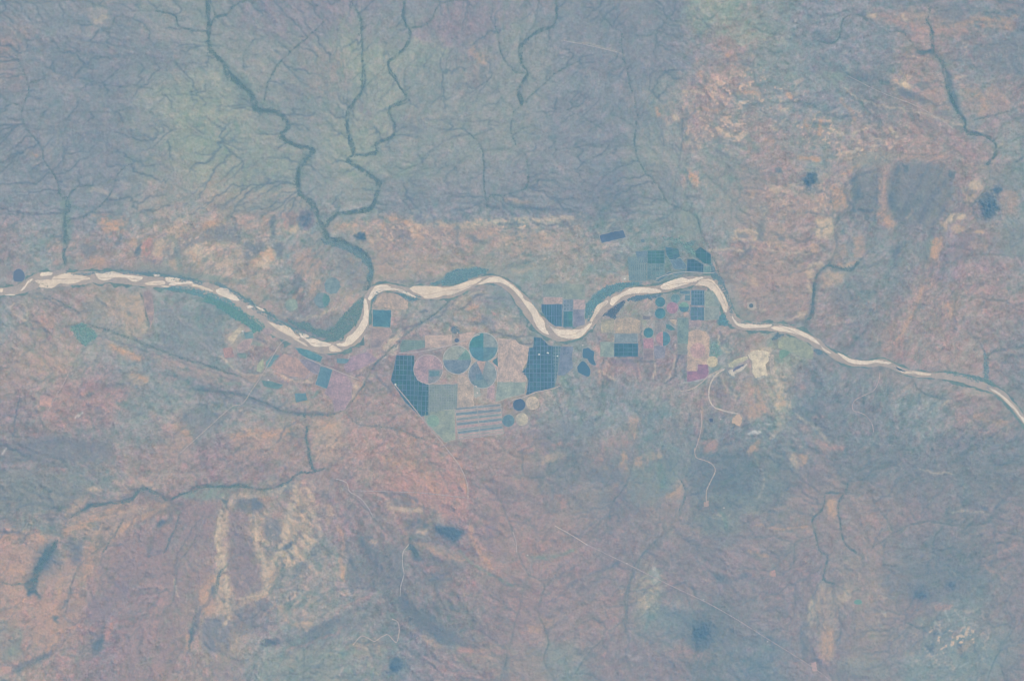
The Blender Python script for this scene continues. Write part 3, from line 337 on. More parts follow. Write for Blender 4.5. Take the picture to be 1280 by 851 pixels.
 (K,'D',1,.6,[(0,320),(100,305),(200,255),(330,215),(450,205),(560,230),(640,295)]),(K,'D',1,.6,[(60,460),(150,445),(230,370),(290,330),(380,310)]),(K,'L',1.2,.6,[(60,430),(170,340),(280,300),(400,290)]),(K,'D',2,.5,[(380,350),(520,340),(640,350),(720,420)]),(K,'D',2.5,.45,[(400,440),(480,450)]),
 (K,'D',.8,.5,[(380,700),(520,710),(700,722),(860,725)]),(K,'D',.9,.6,[(650,740),(700,780),(780,800),(860,805)]),(K,'D',3,.5,[(220,600),(330,600),(400,560)]),(K,'O',2.5,.5,[(200,430),(300,440)]),(K,'P',1.5,.8,[(430,480),(480,515)]),(K,'L',2,.4,[(540,500),(640,520),(700,560)]),(K,'D',1,.5,[(700,420),(720,520),(740,600)]),(K,'M',2,.4,[(300,360),(450,400),(600,420)]),
 (K2,'D',1.2,.5,[(620,720),(700,640),(850,590),(1000,530),(1100,480),(1190,360)]),(K2,'G',1,.6,[(580,690),(600,660),(640,650)]),(K2,'L',2.2,.6,[(480,850),(540,780),(620,710),(650,670)]),(K2,'D',1.5,.6,[(860,490),(910,470)]),(K2,'L',1.2,.4,[(740,600),(770,540),(800,510)]),(K2,'W',1,.8,[(250,790),(275,750),(290,720)]),
 (K2,'D',1.2,.4,[(520,190),(620,180),(800,185),(980,175)]),(K2,'M',1.2,.5,[(700,640),(800,600)]),(Q,'L',1.5,.5,[(460,560),(560,590),(640,570)]),(Q,'W',.9,.8,[(860,435),(880,440),(885,420)]),(Q,'L',2.5,.6,[(870,560),(890,600),(930,640),(880,720)]),(Q,'O',2.5,.4,[(940,560),(960,640),(910,720)]),(Q,'D',1.5,.5,[(1050,540),(1130,640),(1180,680)]),(Q,'W',1,.6,[(215,235),(210,280),(190,310)]),
 (Q,'G',3,.5,[(200,290),(260,330),(330,350)]),(Q,'G',2,.5,[(100,600),(200,610)]),(Q,'L',.9,.5,[(80,420),(160,500),(260,540),(420,550)]),(Q,'L',2,.5,[(590,590),(650,590)]),(Q,'D',1.5,.5,[(500,540),(560,580)]),(Q,'D',1.5,.6,[(310,310),(370,350)]),(Q,'G',1.6,.7,[(650,690),(700,640)]),
 (DD_,'D',.9,.7,[(725,300),(722,480),(660,560),(635,640),(628,730),(560,790)]),(DD_,'L',.7,.7,[(172,280),(172,590)]),(DD_,'D',.8,.6,[(374,280),(372,440),(385,520)]),(DD_,'L',.7,.6,[(468,430),(470,700),(480,760)]),(DD_,'L',.7,.5,[(640,490),(615,660),(560,760)]),(DD_,'L',1.1,.5,[(960,420),(955,480),(1000,540),(1060,560)]),
 (DD_,'W',.8,.7,[(700,800),(800,775),(870,745),(950,720)]),(DD_,'M',4,.5,[(180,620),(300,640),(350,700)]),(DD_,'D',1.2,.5,[(380,610),(470,620)]),(DD_,'P',1.2,.5,[(360,600),(355,760)]),(DD_,'P',2,.5,[(540,640),(600,700)]),(DD_,'L',1.6,.5,[(40,690),(100,720),(180,760)]),
 (UMm,'W',1.2,.7,[(450,245),(550,235)]),(UMm,'W',1,.5,[(560,180),(620,185)]),(UMm,'P',1,.5,[(930,130),(1010,130)]),
]

# crisp-edged ground units: frame, colour, strength, outline
U = lambda ox, oy, s=5.95: (lambda p: F(ox, oy, s, p))
UA, UB, UC, UD, UE, UF, UG, UH = U(0,590), U(205,590), U(0,708), U(205,708), U(410,590), U(410,708), U(60,250), U(270,250)
UI, UJ, UK, UL, UM, UN, UO, UP = U(850,180), U(1065,180), U(1065,0), U(850,290), U(860,500), U(640,500), U(960,700,4.), U(640,640,4.)
q = dict(SA=(173,158,155), SB=(167,156,156), SP=(168,160,157), TE=(131,148,154), DD=(95,126,145), DM=(113,135,149), BM=(126,140,153), MA=(150,145,153), ML=(144,144,154), GR=(131,156,156), CR=(192,179,167), LC=(180,168,160), OX=(182,162,155), PI=(178,152,154), GL=(142,156,157), TN=(150,152,156))
UNIT = [
 (UA,'TE',.7,[(0,0),(600,0),(640,100),(560,200),(480,270),(300,300),(100,290),(0,330)]),(UA,'SA',.75,[(0,560),(150,580),(330,490),(310,600),(250,680),(220,760),(150,830),(0,840)]),(UA,'SB',.75,[(300,740),(400,640),(560,640),(560,860),(290,860)]),(UA,'SP',.75,[(480,380),(600,310),(760,270),(920,230),(1240,220),(1230,260),(1100,330),(960,430),(830,490),(700,480),(480,470)]),
 (UA,'MA',.75,[(780,500),(960,480),(1279,400),(1300,860),(640,860),(720,700),(760,600)]),(UA,'SA',.8,[(600,580),(700,550),(720,570),(680,700),(640,800),(590,860),(600,700)]),(UA,'DD',.9,[(360,510),(385,560),(440,550),(400,610),(340,670),(290,760),(270,830),(240,851),(200,851),(190,800),(240,740),(290,650),(330,590)]),
 (UA,'DD',.85,[(880,215),(960,150),(1040,110),(1080,130),(1170,190),(1270,215),(1279,260),(1200,290),(1240,230),(1140,205),(1060,150),(1000,165),(930,200),(900,228)]),(UA,'DD',.7,[(610,285),(660,215),(760,240),(840,212),(870,222),(760,252),(690,238),(650,290)]),(UA,'DM',.8,[(1170,370),(1250,340),(1279,340),(1279,370),(1200,410),(1170,410)]),
 (UA,'BM',.8,[(500,500),(600,490),(620,540),(590,680),(560,660),(500,570)]),(UA,'BM',.7,[(670,410),(740,405),(740,432),(680,436)]),(UA,'LC',.7,[(650,105),(760,120),(760,135),(650,128)]),(UA,'LC',.6,[(480,310),(560,210),(660,170),(670,190),(590,260),(510,320)]),(UA,'BM',.6,[(40,330),(80,310),(100,350),(60,370)]),(UA,'LC',.6,[(980,80),(1060,30),(1130,90),(1150,140),(1060,100)]),
 (UB,'MA',.8,[(140,210),(440,205),(440,280),(400,450),(380,600),(330,860),(0,860),(0,400)]),(UB,'ML',.8,[(500,270),(620,310),(640,450),(690,600),(720,860),(490,860),(470,600),(480,400)]),(UB,'GR',.85,[(110,165),(260,130),(450,100),(620,120),(760,150),(900,110),(1000,40),(1010,60),(900,140),(760,168),(640,150),(520,150),(470,205),(180,205)]),
 (UB,'LC',.7,[(640,400),(700,290),(730,320),(720,440),(760,540),(740,600),(860,650),(850,720),(760,851),(720,800),(690,640),(650,520)]),(UB,'CR',.8,[(430,310),(470,280),(480,360),(430,470),(460,600),(400,560),(380,470),(405,380)]),(UB,'CR',.7,[(490,180),(640,152),(690,172),(560,190),(520,250),(480,310)]),(UB,'LC',.75,[(880,330),(940,290),(1060,290),(1060,400),(1000,430),(960,480),(860,490),(860,440)]),
 (UB,'CR',.7,[(1020,450),(1080,440),(1150,500),(1090,550),(1030,540)]),(UB,'LC',.7,[(980,60),(1030,70),(1060,150),(1100,230),(1000,250),(960,200)]),(UB,'CR',.7,[(890,650),(1000,640),(960,700),(900,700)]),(UB,'DM',.7,[(560,200),(700,190),(740,260),(640,300),(540,260)]),(UB,'BM',.7,[(740,400),(860,340),(880,400),(850,490),(790,520),(740,480)]),(UB,'DM',.8,[(860,580),(960,510),(980,530),(880,592)]),(UB,'BM',.7,[(950,720),(1070,650),(1060,740),(980,790)]),(UB,'DM',.6,[(1080,590),(1150,590),(1150,622),(1090,620)]),
 (UB,'DD',.7,[(440,205),(480,200),(470,280),(455,260)]),(UB,'LC',.6,[(1200,230),(1270,250),(1260,360),(1210,400)]),(UB,'TN',.5,[(1050,0),(1250,20),(1279,150),(1150,180),(1060,120)]),
 (UC,'SA',.75,[(0,60),(180,100),(200,190),(160,420),(110,500),(30,450),(0,300)]),(UC,'SA',.8,[(260,260),(400,280),(440,560),(330,640),(240,600),(210,400)]),(UC,'DD',.85,[(230,90),(280,90),(265,180),(300,230),(290,240),(240,190),(212,230),(205,180),(170,130)]),(UC,'DM',.85,[(110,770),(150,730),(220,720),(300,660),(340,680),(240,740),(160,760),(150,820)]),(UC,'DM',.8,[(390,350),(430,370),(440,440),(410,420)]),(UC,'DM',.8,[(460,290),(490,235),(490,290),(470,330)]),
 (UC,'DM',.8,[(680,570),(770,510),(775,600),(690,670)]),(UC,'ML',.7,[(650,250),(880,130),(1020,30),(960,200),(850,360),(700,360)]),(UC,'PI',.8,[(780,490),(850,390),(820,550),(790,560)]),(UC,'GL',.7,[(0,480),(60,530),(200,640),(120,700),(0,710)]),(UC,'MA',.6,[(880,280),(1279,250),(1279,860),(900,860)]),(UC,'SB',.6,[(420,560),(450,200),(560,130),(640,260),(560,560)]),(UC,'DM',.7,[(0,820),(80,850),(0,860)]),
 (UD,'MA',.7,[(0,0),(280,0),(330,100),(260,300),(160,560),(0,860)]),(UD,'OX',.8,[(290,350),(320,200),(350,220),(400,330),(390,352)]),(UD,'LC',.8,[(390,100),(480,60),(520,180),(520,400),(440,370),(385,300),(400,180)]),(UD,'BM',.8,[(300,380),(420,360),(500,430),(500,620),(290,640),(280,500)]),(UD,'BM',.75,[(540,320),(640,275),(740,235),(770,255),(720,330),(700,440),(560,480),(515,440)]),(UD,'ML',.75,[(490,30),(720,20),(740,190),(560,235)]),
 (UD,'LC',.8,[(540,270),(640,230),(770,190),(770,220),(640,260),(550,310)]),(UD,'LC',.7,[(940,430),(1100,390),(1120,440),(1060,470),(960,450)]),(UD,'LC',.7,[(840,290),(890,290),(940,400),(900,400)]),(UD,'LC',.7,[(760,20),(900,0),(820,100),(780,180),(730,160)]),(UD,'DD',.8,[(750,545),(850,550),(850,582),(760,585)]),(UD,'DM',.75,[(1110,460),(1279,400),(1279,520),(1040,600),(900,610),(1040,550)]),(UD,'DM',.7,[(200,420),(240,400),(210,560),(180,560)]),
 (UD,'GL',.6,[(600,690),(900,640),(1279,600),(1279,860),(900,860)]),(UD,'ML',.7,[(350,690),(560,680),(600,860),(380,860)]),(UD,'OX',.7,[(150,550),(210,570),(200,620),(160,610)]),(UD,'DM',.7,[(355,130),(385,110),(380,230),(360,220)]),(UD,'LC',.6,[(470,640),(560,510),(580,570),(510,650)]),
 (UE,'PI',.6,[(400,0),(1000,0),(1050,200),(1000,400),(760,280),(560,150),(430,120)]),(UE,'BM',.6,[(330,560),(560,540),(560,860),(150,860),(160,740),(300,680)]),(UE,'LC',.8,[(430,235),(500,262),(700,275),(700,297),(440,275)]),(UE,'DD',.9,[(800,410),(880,405),(1010,425),(980,500),(930,512),(890,470),(810,445)]),(UE,'DM',.75,[(650,370),(700,345),(760,400),(740,420)]),(UE,'DM',.8,[(610,530),(650,530),(660,590),(705,650),(680,668),(620,610)]),(UE,'DM',.7,[(230,430),(280,500),(350,600),(300,610),(240,540)]),(UE,'DM',.7,[(140,640),(190,650),(210,720),(170,720)]),
 (UE,'DM',.55,[(740,620),(900,650),(1050,700),(980,740),(800,680)]),(UE,'DM',.5,[(760,740),(900,720),(880,860),(780,860)]),(UE,'CR',.5,[(670,430),(740,420),(740,470),(660,460)]),(UE,'LC',.6,[(90,690),(130,700),(120,860),(90,760)]),(UE,'LC',.6,[(310,510),(370,500),(350,560)]),(UE,'SP',.5,[(740,540),(900,560),(1050,640),(1040,670),(880,620),(740,580)]),(UE,'DM',.6,[(410,150),(480,155),(470,178),(420,175)]),(UE,'BM',.6,[(440,180),(560,200),(660,240),(500,250)]),
 (UF,'DM',.75,[(530,215),(600,230),(720,340),(900,440),(950,560),(850,570),(680,470),(590,390)]),(UF,'DD',.85,[(455,700),(530,670),(545,760),(465,775)]),(UF,'LC',.6,[(700,500),(850,600),(800,615),(700,540)]),(UF,'PI',.6,[(960,620),(1060,575),(1100,640),(1000,645)]),(UF,'SB',.4,[(930,620),(1279,580),(1279,720),(980,720)]),(UF,'SP',.5,[(180,560),(240,500),(400,560),(380,660),(180,660)]),(UF,'BM',.5,[(0,440),(100,340),(300,380),(200,480),(0,540)]),
 (UG,'BM',.65,[(880,370),(960,310),(1090,240),(1279,210),(1279,300),(1120,320),(1010,370),(960,460),(900,430)]),(UG,'OX',.75,[(410,150),(450,130),(560,160),(560,200),(510,230),(460,200),(420,220)]),(UG,'PI',.9,[(690,405),(710,290),(760,280),(785,400)]),(UG,'LC',.7,[(780,280),(870,300),(880,400),(800,435),(785,360)]),(UG,'SA',.7,[(320,460),(430,430),(440,490),(360,505)]),(UG,'OX',.6,[(580,290),(660,290),(660,340),(600,340)]),(UG,'LC',.65,[(870,230),(1000,200),(1090,165),(1080,210),(960,280),(900,290)]),(UG,'OX',.7,[(1160,180),(1200,155),(1265,160),(1250,190),(1180,190),(1140,222)]),
 (UG,'CR',.85,[(1010,390),(1110,325),(1160,430),(1100,462),(1040,420)]),(UG,'CR',.6,[(1080,470),(1110,460),(1160,520),(1200,500),(1180,545)]),(UG,'LC',.6,[(890,440),(950,440),(972,525),(905,510)]),(UG,'DM',.7,[(640,405),(690,310),(702,320),(682,415)]),(UG,'BM',.65,[(230,330),(360,330),(380,390),(280,440)]),(UG,'DM',.6,[(490,340),(540,250),(565,260),(520,345)]),(UG,'MA',.7,[(700,430),(860,440),(850,472),(720,462)]),(UG,'GR',.7,[(90,0),(180,0),(160,340),(110,350)]),
 (UG,'TE',.7,[(650,440),(700,460),(880,500),(1279,590),(1279,640),(900,560),(660,530)]),(UG,'SP',.6,[(350,720),(480,700),(680,690),(700,760),(720,851),(480,860),(300,800)]),(UG,'DM',.8,[(450,500),(480,480),(500,505),(700,520),(950,560),(940,575),(700,540),(450,520)]),(UG,'MA',.8,[(700,690),(770,680),(780,760),(760,860),(730,860),(715,780)]),
 (UH,'TE',.5,[(0,0),(640,0),(660,60),(400,100),(0,90)]),(UH,'ML',.9,[(630,90),(660,80),(720,85),(720,200),(670,228),(640,170)]),(UH,'MA',.7,[(520,90),(590,80),(600,185),(550,190)]),(UH,'CR',.75,[(470,235),(560,195),(620,190),(640,232),(720,222),(690,242),(560,252)]),(UH,'BM',.8,[(430,320),(490,310),(510,360),(490,425),(440,400)]),(UH,'CR',.9,[(390,330),(412,330),(435,440),(400,470),(340,505),(270,492),(280,460),(370,420)]),(UH,'LC',.75,[(130,370),(190,370),(190,420),(140,430)]),(UH,'BM',.75,[(210,320),(360,320),(370,380),(240,450),(210,420)]),
 (UH,'SB',.75,[(590,420),(700,360),(800,380),(800,480),(700,560),(590,560)]),(UH,'DM',.7,[(400,120),(440,110),(440,280),(400,300)]),(UH,'BM',.7,[(0,200),(140,180),(200,240),(180,310),(0,300)]),(UH,'SP',.7,[(810,160),(1000,170),(1130,220),(1200,330),(1160,380),(1080,310),(1000,270),(840,230)]),(UH,'BM',.5,[(880,350),(1040,330),(1150,500),(1130,640),(980,640),(900,520)]),(UH,'DD',.85,[(1020,262),(1060,245),(1110,250),(1120,292),(1045,295)]),(UH,'OX',.5,[(680,700),(740,600),(800,600),(720,700)]),(UH,'LC',.5,[(0,440),(120,430),(130,490),(0,510)]),(UH,'SA',.5,[(170,130),(390,190),(380,280),(230,260)]),
 (UH,'LC',.5,[(910,720),(960,680),(1020,720),(980,760),(920,750)]),(UH,'SB',.5,[(1170,320),(1279,300),(1279,560),(1180,560)]),
 (UI,'BM',.7,[(270,40),(360,70),(360,100),(270,80)]),(UI,'OX',.9,[(60,220),(110,225),(135,275),(90,290)]),(UI,'OX',.7,[(920,95),(1050,110),(1040,140),(940,120)]),(UI,'DD',.95,[(940,215),(1000,205),(1025,230),(1020,290),(970,310),(932,290)]),(UI,'DM',.7,[(710,180),(750,175),(770,230),(735,220)]),(UI,'SA',.75,[(1130,300),(1220,330),(1260,430),(1230,490),(1150,530),(1120,400)]),(UI,'CR',.8,[(990,550),(1110,560),(1150,610),(1110,690),(1010,680)]),(UI,'TE',.6,[(560,560),(650,440),(640,620),(620,720),(560,720)]),
 (UI,'LC',.7,[(420,640),(540,630),(565,720),(540,740),(530,670),(430,670),(420,720),(400,700)]),(UI,'BM',.6,[(420,655),(520,660),(500,700),(430,700)]),(UI,'SP',.6,[(650,600),(740,590),(820,650),(830,690),(700,750),(630,740),(640,640)]),(UI,'BM',.6,[(700,650),(780,680),(780,730),(740,720)]),(UI,'OX',.7,[(500,350),(560,350),(550,410),(510,400)]),(UI,'LC',.7,[(960,760),(1040,750),(1030,800),(980,800)]),(UI,'OX',.6,[(890,470),(960,460),(980,490),(900,500)]),(UI,'LC',.6,[(660,320),(750,330),(740,360),(670,350)]),(UI,'TN',.6,[(160,60),(600,160),(640,440),(560,620),(300,640),(230,400),(160,250)]),(UI,'SB',.5,[(660,400),(1100,380),(1120,540),(700,560)]),(UI,'GL',.7,[(0,480),(80,500),(140,560),(160,680),(100,720),(0,680)]),(UI,'ML',.5,[(0,0),(150,10),(120,70),(0,60)]),(UI,'DM',.5,[(30,380),(170,385),(150,412),(40,412)]),
 (UJ,'BM',.85,[(270,200),(380,150),(620,150),(760,220),(760,330),(680,470),(600,600),(440,600),(330,590),(270,470)]),(UJ,'DM',.85,[(320,155),(350,150),(360,280),(330,400),(350,580),(290,480),(265,380),(330,290)]),(UJ,'DM',.8,[(370,160),(430,160),(420,215),(380,210)]),(UJ,'DM',.8,[(715,200),(780,200),(770,260),(720,250)]),(UJ,'DM',.7,[(370,520),(450,420),(520,380),(540,420),(440,500),(380,560)]),(UJ,'DM',.7,[(540,600),(600,480),(700,340),(760,300),(720,400),(640,520),(600,610)]),(UJ,'SP',.6,[(540,610),(620,480),(720,280),(740,290),(660,470),(590,600)]),(UJ,'SP',.5,[(400,560),(450,480),(460,490),(420,560)]),
 (UJ,'BM',.8,[(0,230),(60,210),(190,200),(200,460),(100,470),(0,450)]),(UJ,'DM',.8,[(0,240),(50,230),(60,300),(80,400),(0,430)]),(UJ,'DM',.8,[(30,485),(190,490),(200,505),(60,505)]),(UJ,'SA',.55,[(205,180),(260,180),(260,400),(300,520),(350,640),(250,640),(205,470)]),(UJ,'CR',.8,[(860,290),(950,270),(990,330),(930,350),(870,340)]),(UJ,'CR',.8,[(730,520),(800,505),(860,540),(800,580),(730,560)]),(UJ,'LC',.7,[(850,370),(930,390),(900,430),(840,410)]),(UJ,'LC',.7,[(640,590),(720,560),(720,640),(690,650)]),(UJ,'LC',.7,[(750,610),(830,610),(830,650),(760,660)]),
 (UJ,'DD',.85,[(960,380),(1010,365),(1070,410),(1090,480),(1050,550),(980,545),(950,450)]),(UJ,'DD',.85,[(1040,345),(1110,310),(1125,335),(1080,360)]),(UJ,'SB',.7,[(1090,370),(1180,330),(1240,360),(1230,500),(1120,560),(1100,460)]),(UJ,'ML',.8,[(870,620),(940,560),(960,600),(900,740),(830,850),(740,850),(800,700)]),(UJ,'LC',.7,[(900,650),(980,620),(1000,660),(920,675)]),(UJ,'SB',.6,[(880,720),(1020,730),(1000,790),(870,790)]),(UJ,'OX',.75,[(590,730),(670,710),(650,850),(590,850)]),(UJ,'GL',.5,[(560,700),(600,700),(590,850),(540,850)]),(UJ,'SA',.6,[(0,700),(100,690),(90,850),(0,850)]),(UJ,'OX',.4,[(350,110),(420,70),(620,60),(760,100),(600,130)]),(UJ,'GL',.6,[(0,60),(280,60),(330,120),(150,190),(0,180)]),(UJ,'TE',.6,[(940,170),(1279,180),(1279,300),(1050,300)]),(UJ,'DM',.7,[(1200,130),(1279,90),(1279,115),(1230,145)]),(UJ,'TE',.5,[(1140,560),(1279,560),(1279,850),(1050,800)]),(UJ,'DM',.6,[(290,830),(340,760),(370,770),(330,850)]),
 (UK,'SB',.7,[(100,95),(360,100),(560,100),(540,180),(600,240),(400,200),(150,150)]),(UK,'SB',.7,[(600,160),(850,160),(860,240),(650,260),(600,200)]),(UK,'SA',.7,[(860,130),(1200,130),(1230,220),(900,200)]),(UK,'CR',.6,[(100,95),(190,100),(180,140),(120,130)]),(UK,'CR',.6,[(370,115),(450,160),(430,170),(370,140)]),(UK,'CR',.85,[(350,590),(400,600),(440,650),(400,665),(350,640)]),(UK,'BM',.7,[(640,40),(840,60),(820,170),(720,160),(620,100)]),(UK,'BM',.7,[(860,340),(1279,270),(1279,560),(1050,520),(900,440)]),(UK,'DM',.6,[(460,640),(540,610),(600,650),(540,680)]),(UK,'DM',.6,[(350,660),(480,700),(620,780),(600,800),(400,720)]),(UK,'DD',.8,[(700,540),(730,530),(750,620),(780,720),(810,851),(780,851),(730,760),(700,640)]),(UK,'DD',.7,[(480,380),(600,372),(620,430),(580,400),(490,400)]),(UK,'SB',.5,[(800,640),(1100,660),(1200,760),(1150,850),(830,850)]),(UK,'SB',.5,[(500,640),(680,640),(700,760),(620,760)]),(UK,'ML',.5,[(1000,0),(1279,0),(1279,90),(1120,90)]),(UK,'OX',.6,[(750,560),(810,565),(800,590),(760,590)]),(UK,'CR',.7,[(450,415),(580,430),(570,440),(450,430)]),
 (UL,'SB',.6,[(370,250),(600,150),(900,200),(930,420),(920,600),(700,600),(560,560),(400,480)]),(UL,'LC',.75,[(1010,240),(1080,240),(1070,270),(1020,290)]),(UL,'LC',.75,[(940,245),(990,250),(1000,290),(980,370),(950,340)]),(UL,'LC',.7,[(940,390),(980,410),(985,490),(960,470)]),(UL,'LC',.75,[(1190,240),(1270,225),(1260,260),(1200,270)]),(UL,'DD',.9,[(1080,255),(1110,260),(1060,300),(1020,330),(1010,400),(1000,490),(985,600),(940,660),(930,650),(965,590),(985,470),(985,400),(1000,320),(1040,290)]),(UL,'DM',.8,[(1100,255),(1180,275),(1279,280),(1279,295),(1170,290)]),(UL,'LC',.65,[(1040,330),(1120,280),(1240,310),(1180,400),(1060,420)]),(UL,'GL',.6,[(380,480),(430,520),(540,620),(560,670),(430,660),(390,590)]),
 (UL,'OX',.6,[(970,90),(1050,100),(1040,150),(980,140)]),(UL,'LC',.6,[(500,310),(560,330),(600,400),(560,410)]),(UL,'LC',.6,[(860,610),(950,570),(950,600),(900,650)]),(UL,'SA',.5,[(1130,90),(1230,90),(1240,190),(1140,200)]),(UL,'DM',.5,[(340,290),(420,200),(540,120),(560,130),(430,220),(350,300)]),(UL,'LC',.5,[(640,60),(960,120),(940,160),(650,100)]),(UL,'BM',.5,[(1120,440),(1279,380),(1279,560),(1150,560)]),
 (UM,'BM',0.44,[(30,450),(200,460),(230,560),(130,700),(40,740),(0,640)]),(UM,'DM',0.34,[(220,400),(480,380),(540,560),(480,740),(300,700)]),(UM,'BM',0.41,[(780,20),(1200,0),(1200,240),(1020,280),(880,190),(780,130)]),(UM,'DM',0.41,[(800,90),(900,120),(980,170),(970,195),(860,150)]),(UM,'PI',.55,[(100,310),(210,300),(210,380),(110,390)]),(UM,'OX',.6,[(460,330),(520,340),(530,400),(480,380)]),(UM,'OX',.75,[(840,400),(885,400),(880,480),(850,480)]),(UM,'LC',.65,[(760,400),(800,400),(830,500),(790,500)]),(UM,'LC',.65,[(650,0),(740,0),(730,50),(660,50)]),(UM,'LC',.5,[(660,180),(740,60),(760,70),(690,230),(640,260)]),(UM,'SB',.5,[(800,160),(880,190),(1040,310),(1060,420),(1000,440),(960,320),(860,240)]),(UM,'PI',.5,[(1000,310),(1060,320),(1160,340),(1160,370),(1060,370)]),(UM,'SB',.6,[(700,760),(960,640),(1160,540),(1190,560),(1120,660),(900,740),(720,851),(560,860)]),(UM,'GL',.5,[(150,700),(480,700),(640,740),(520,851),(230,851)]),(UM,'OX',.8,[(1040,730),(1110,730),(1100,851),(1040,851)]),(UM,'SB',.5,[(410,0),(640,20),(640,110),(420,110)]),(UM,'TE',0.27,[(560,440),(800,560),(780,640),(560,720)]),
 (UN,'BM',0.44,[(230,190),(420,150),(640,130),(720,160),(700,270),(560,260),(400,260),(300,220)]),(UN,'ML',.6,[(110,230),(300,220),(360,300),(260,380),(120,330)]),(UN,'OX',.6,[(860,160),(960,120),(950,170),(910,190),(930,290),(880,280)]),(UN,'PI',.6,[(560,420),(650,370),(760,270),(860,290),(860,350),(700,350),(700,470),(580,450)]),(UN,'OX',.65,[(820,390),(860,390),(860,520),(830,510)]),(UN,'OX',.65,[(910,420),(980,400),(960,500),(910,490)]),(UN,'LC',.5,[(980,400),(1110,390),(1120,440),(1000,450)]),(UN,'BM',0.41,[(570,500),(800,490),(840,560),(720,640),(600,580)]),(UN,'GL',.55,[(880,500),(1100,460),(1230,420),(1260,600),(1120,700),(1080,800),(880,780),(860,620)]),(UN,'DM',0.41,[(1080,440),(1220,430),(1200,520),(1120,700),(1060,740),(1110,600)]),(UN,'OX',.6,[(1140,690),(1240,640),(1279,640),(1260,730),(1150,730)]),(UN,'LC',.6,[(200,430),(340,370),(400,390),(370,440),(240,470)]),(UN,'BM',0.41,[(100,500),(240,540),(260,590),(120,610)]),(UN,'PI',.55,[(320,700),(360,690),(410,800),(370,810)]),(UN,'PI',.5,[(300,330),(370,310),(380,350),(320,350)]),(UN,'MA',.4,[(1100,120),(1279,140),(1279,330),(1000,320)]),(UN,'DM',0.34,[(980,100),(1190,60),(1190,110),(1020,160)]),(UN,'TN',.5,[(520,640),(740,640),(700,840),(440,830)]),
 (UO,'OX',.5,[(265,340),(325,340),(330,420),(310,500),(255,495),(270,420)]),(UO,'LC',.5,[(190,210),(250,140),(400,130),(430,180),(340,230),(330,340),(250,340),(240,260)]),(UO,'BM',0.34,[(170,240),(195,240),(200,470),(150,470)]),(UO,'BM',0.37,[(540,40),(900,0),(1060,80),(1000,180),(860,220),(700,180),(560,150)]),(UO,'MA',.5,[(500,200),(800,230),(760,480),(560,490),(340,480),(380,350)]),(UO,'GL',.6,[(350,500),(520,470),(620,560),(600,604),(330,604)]),(UO,'DM',0.41,[(950,370),(985,360),(980,470),(955,450)]),(UO,'DM',0.41,[(790,440),(840,450),(820,480),(790,475)]),(UO,'GL',.55,[(720,290),(840,270),(850,330),(760,330)]),(UO,'TE',0.34,[(1000,440),(1279,340),(1279,604),(900,604)]),(UO,'PI',.5,[(830,230),(920,220),(910,250),(840,250)]),
 (UP,'PI',.45,[(20,120),(320,170),(280,240),(60,250)]),(UP,'PI',.45,[(440,420),(530,400),(520,470),(450,480)]),(UP,'OX',.6,[(140,520),(230,530),(200,580),(150,570)]),(UP,'OX',.4,[(80,560),(140,560),(150,610),(80,610)]),(UP,'LC',.4,[(600,440),(660,280),(760,270),(740,400),(720,520),(650,500)]),(UP,'GL',.6,[(690,300),(740,270),(750,350),(710,370)]),(UP,'GL',.5,[(80,210),(300,190),(180,240),(80,250)]),(UP,'GL',.5,[(180,640),(320,640),(340,740),(180,760)]),(UP,'BM',0.48,[(730,460),(860,500),(1000,480),(1140,560),(1100,680),(920,680),(820,580),(720,540)]),(UP,'DD',.75,[(900,590),(950,560),(980,600),(970,640),(920,640)]),(UP,'DM',0.34,[(1180,740),(1279,700),(1279,844),(1200,844)]),(UP,'DM',0.34,[(660,190),(780,110),(790,130),(690,200),(650,260)]),(UP,'ML',.5,[(380,340),(470,310),(500,320),(420,380)]),(UP,'PI',.5,[(820,660),(1000,700),(980,740),(780,720)]),(UP,'MA',.4,[(640,560),(800,580),(760,800),(640,760)]),(UP,'TE',0.27,[(0,640),(160,700),(180,844),(0,844)]),(UP,'DM',0.41,[(1000,300),(1070,310),(1090,360),(1020,350)]),(UP,'GL',.5,[(900,20),(1140,10),(1140,100),(960,110)]),
 (C4,'LC',.75,[(405,262),(525,250),(562,345),(545,402),(470,390),(440,330),(400,300)]),(C4,'SA',.6,[(115,340),(200,350),(200,380),(130,375)]),(C4,'OX',.6,[(380,440),(540,490),(500,508),(410,470)]),(C4,'LC',.6,[(470,545),(550,560),(540,590),(480,582)]),(C4,'SA',.5,[(100,470),(270,500),(230,560),(110,540)]),(C4,'PI',.3,[(215,600),(460,600),(480,640),(200,745),(180,700)]),
 (C4,'BM',.5,[(580,300),(800,330),(830,430),(700,500),(600,450)]),(C4,'BM',.75,[(0,810),(60,790),(400,800),(430,870),(0,870)]),(C4,'SB',.5,[(590,770),(700,720),(700,870),(560,870)]),(C4,'SA',.6,[(860,770),(1060,740),(1080,870),(850,870)]),(C4,'LC',.7,[(1150,725),(1257,720),(1270,870),(1150,870)]),(C4,'BM',.6,[(660,680),(740,690),(850,700),(720,790),(700,760)]),(C4,'GL',.5,[(290,300),(370,260),(400,330),(350,370)]),(C4,'ML',.5,[(0,160),(60,170),(40,200),(0,200)]),
 (C4,'BM',.5,[(1000,330),(1060,335),(1200,350),(1257,320),(1257,440),(1150,430),(1050,390)]),(C4,'SP',.5,[(560,480),(850,540),(830,600),(560,520)]),(C4,'LC',.45,[(820,400),(850,380),(890,420),(850,480)]),(C4,'SB',.5,[(0,560),(60,480),(100,560),(60,620),(0,640)]),
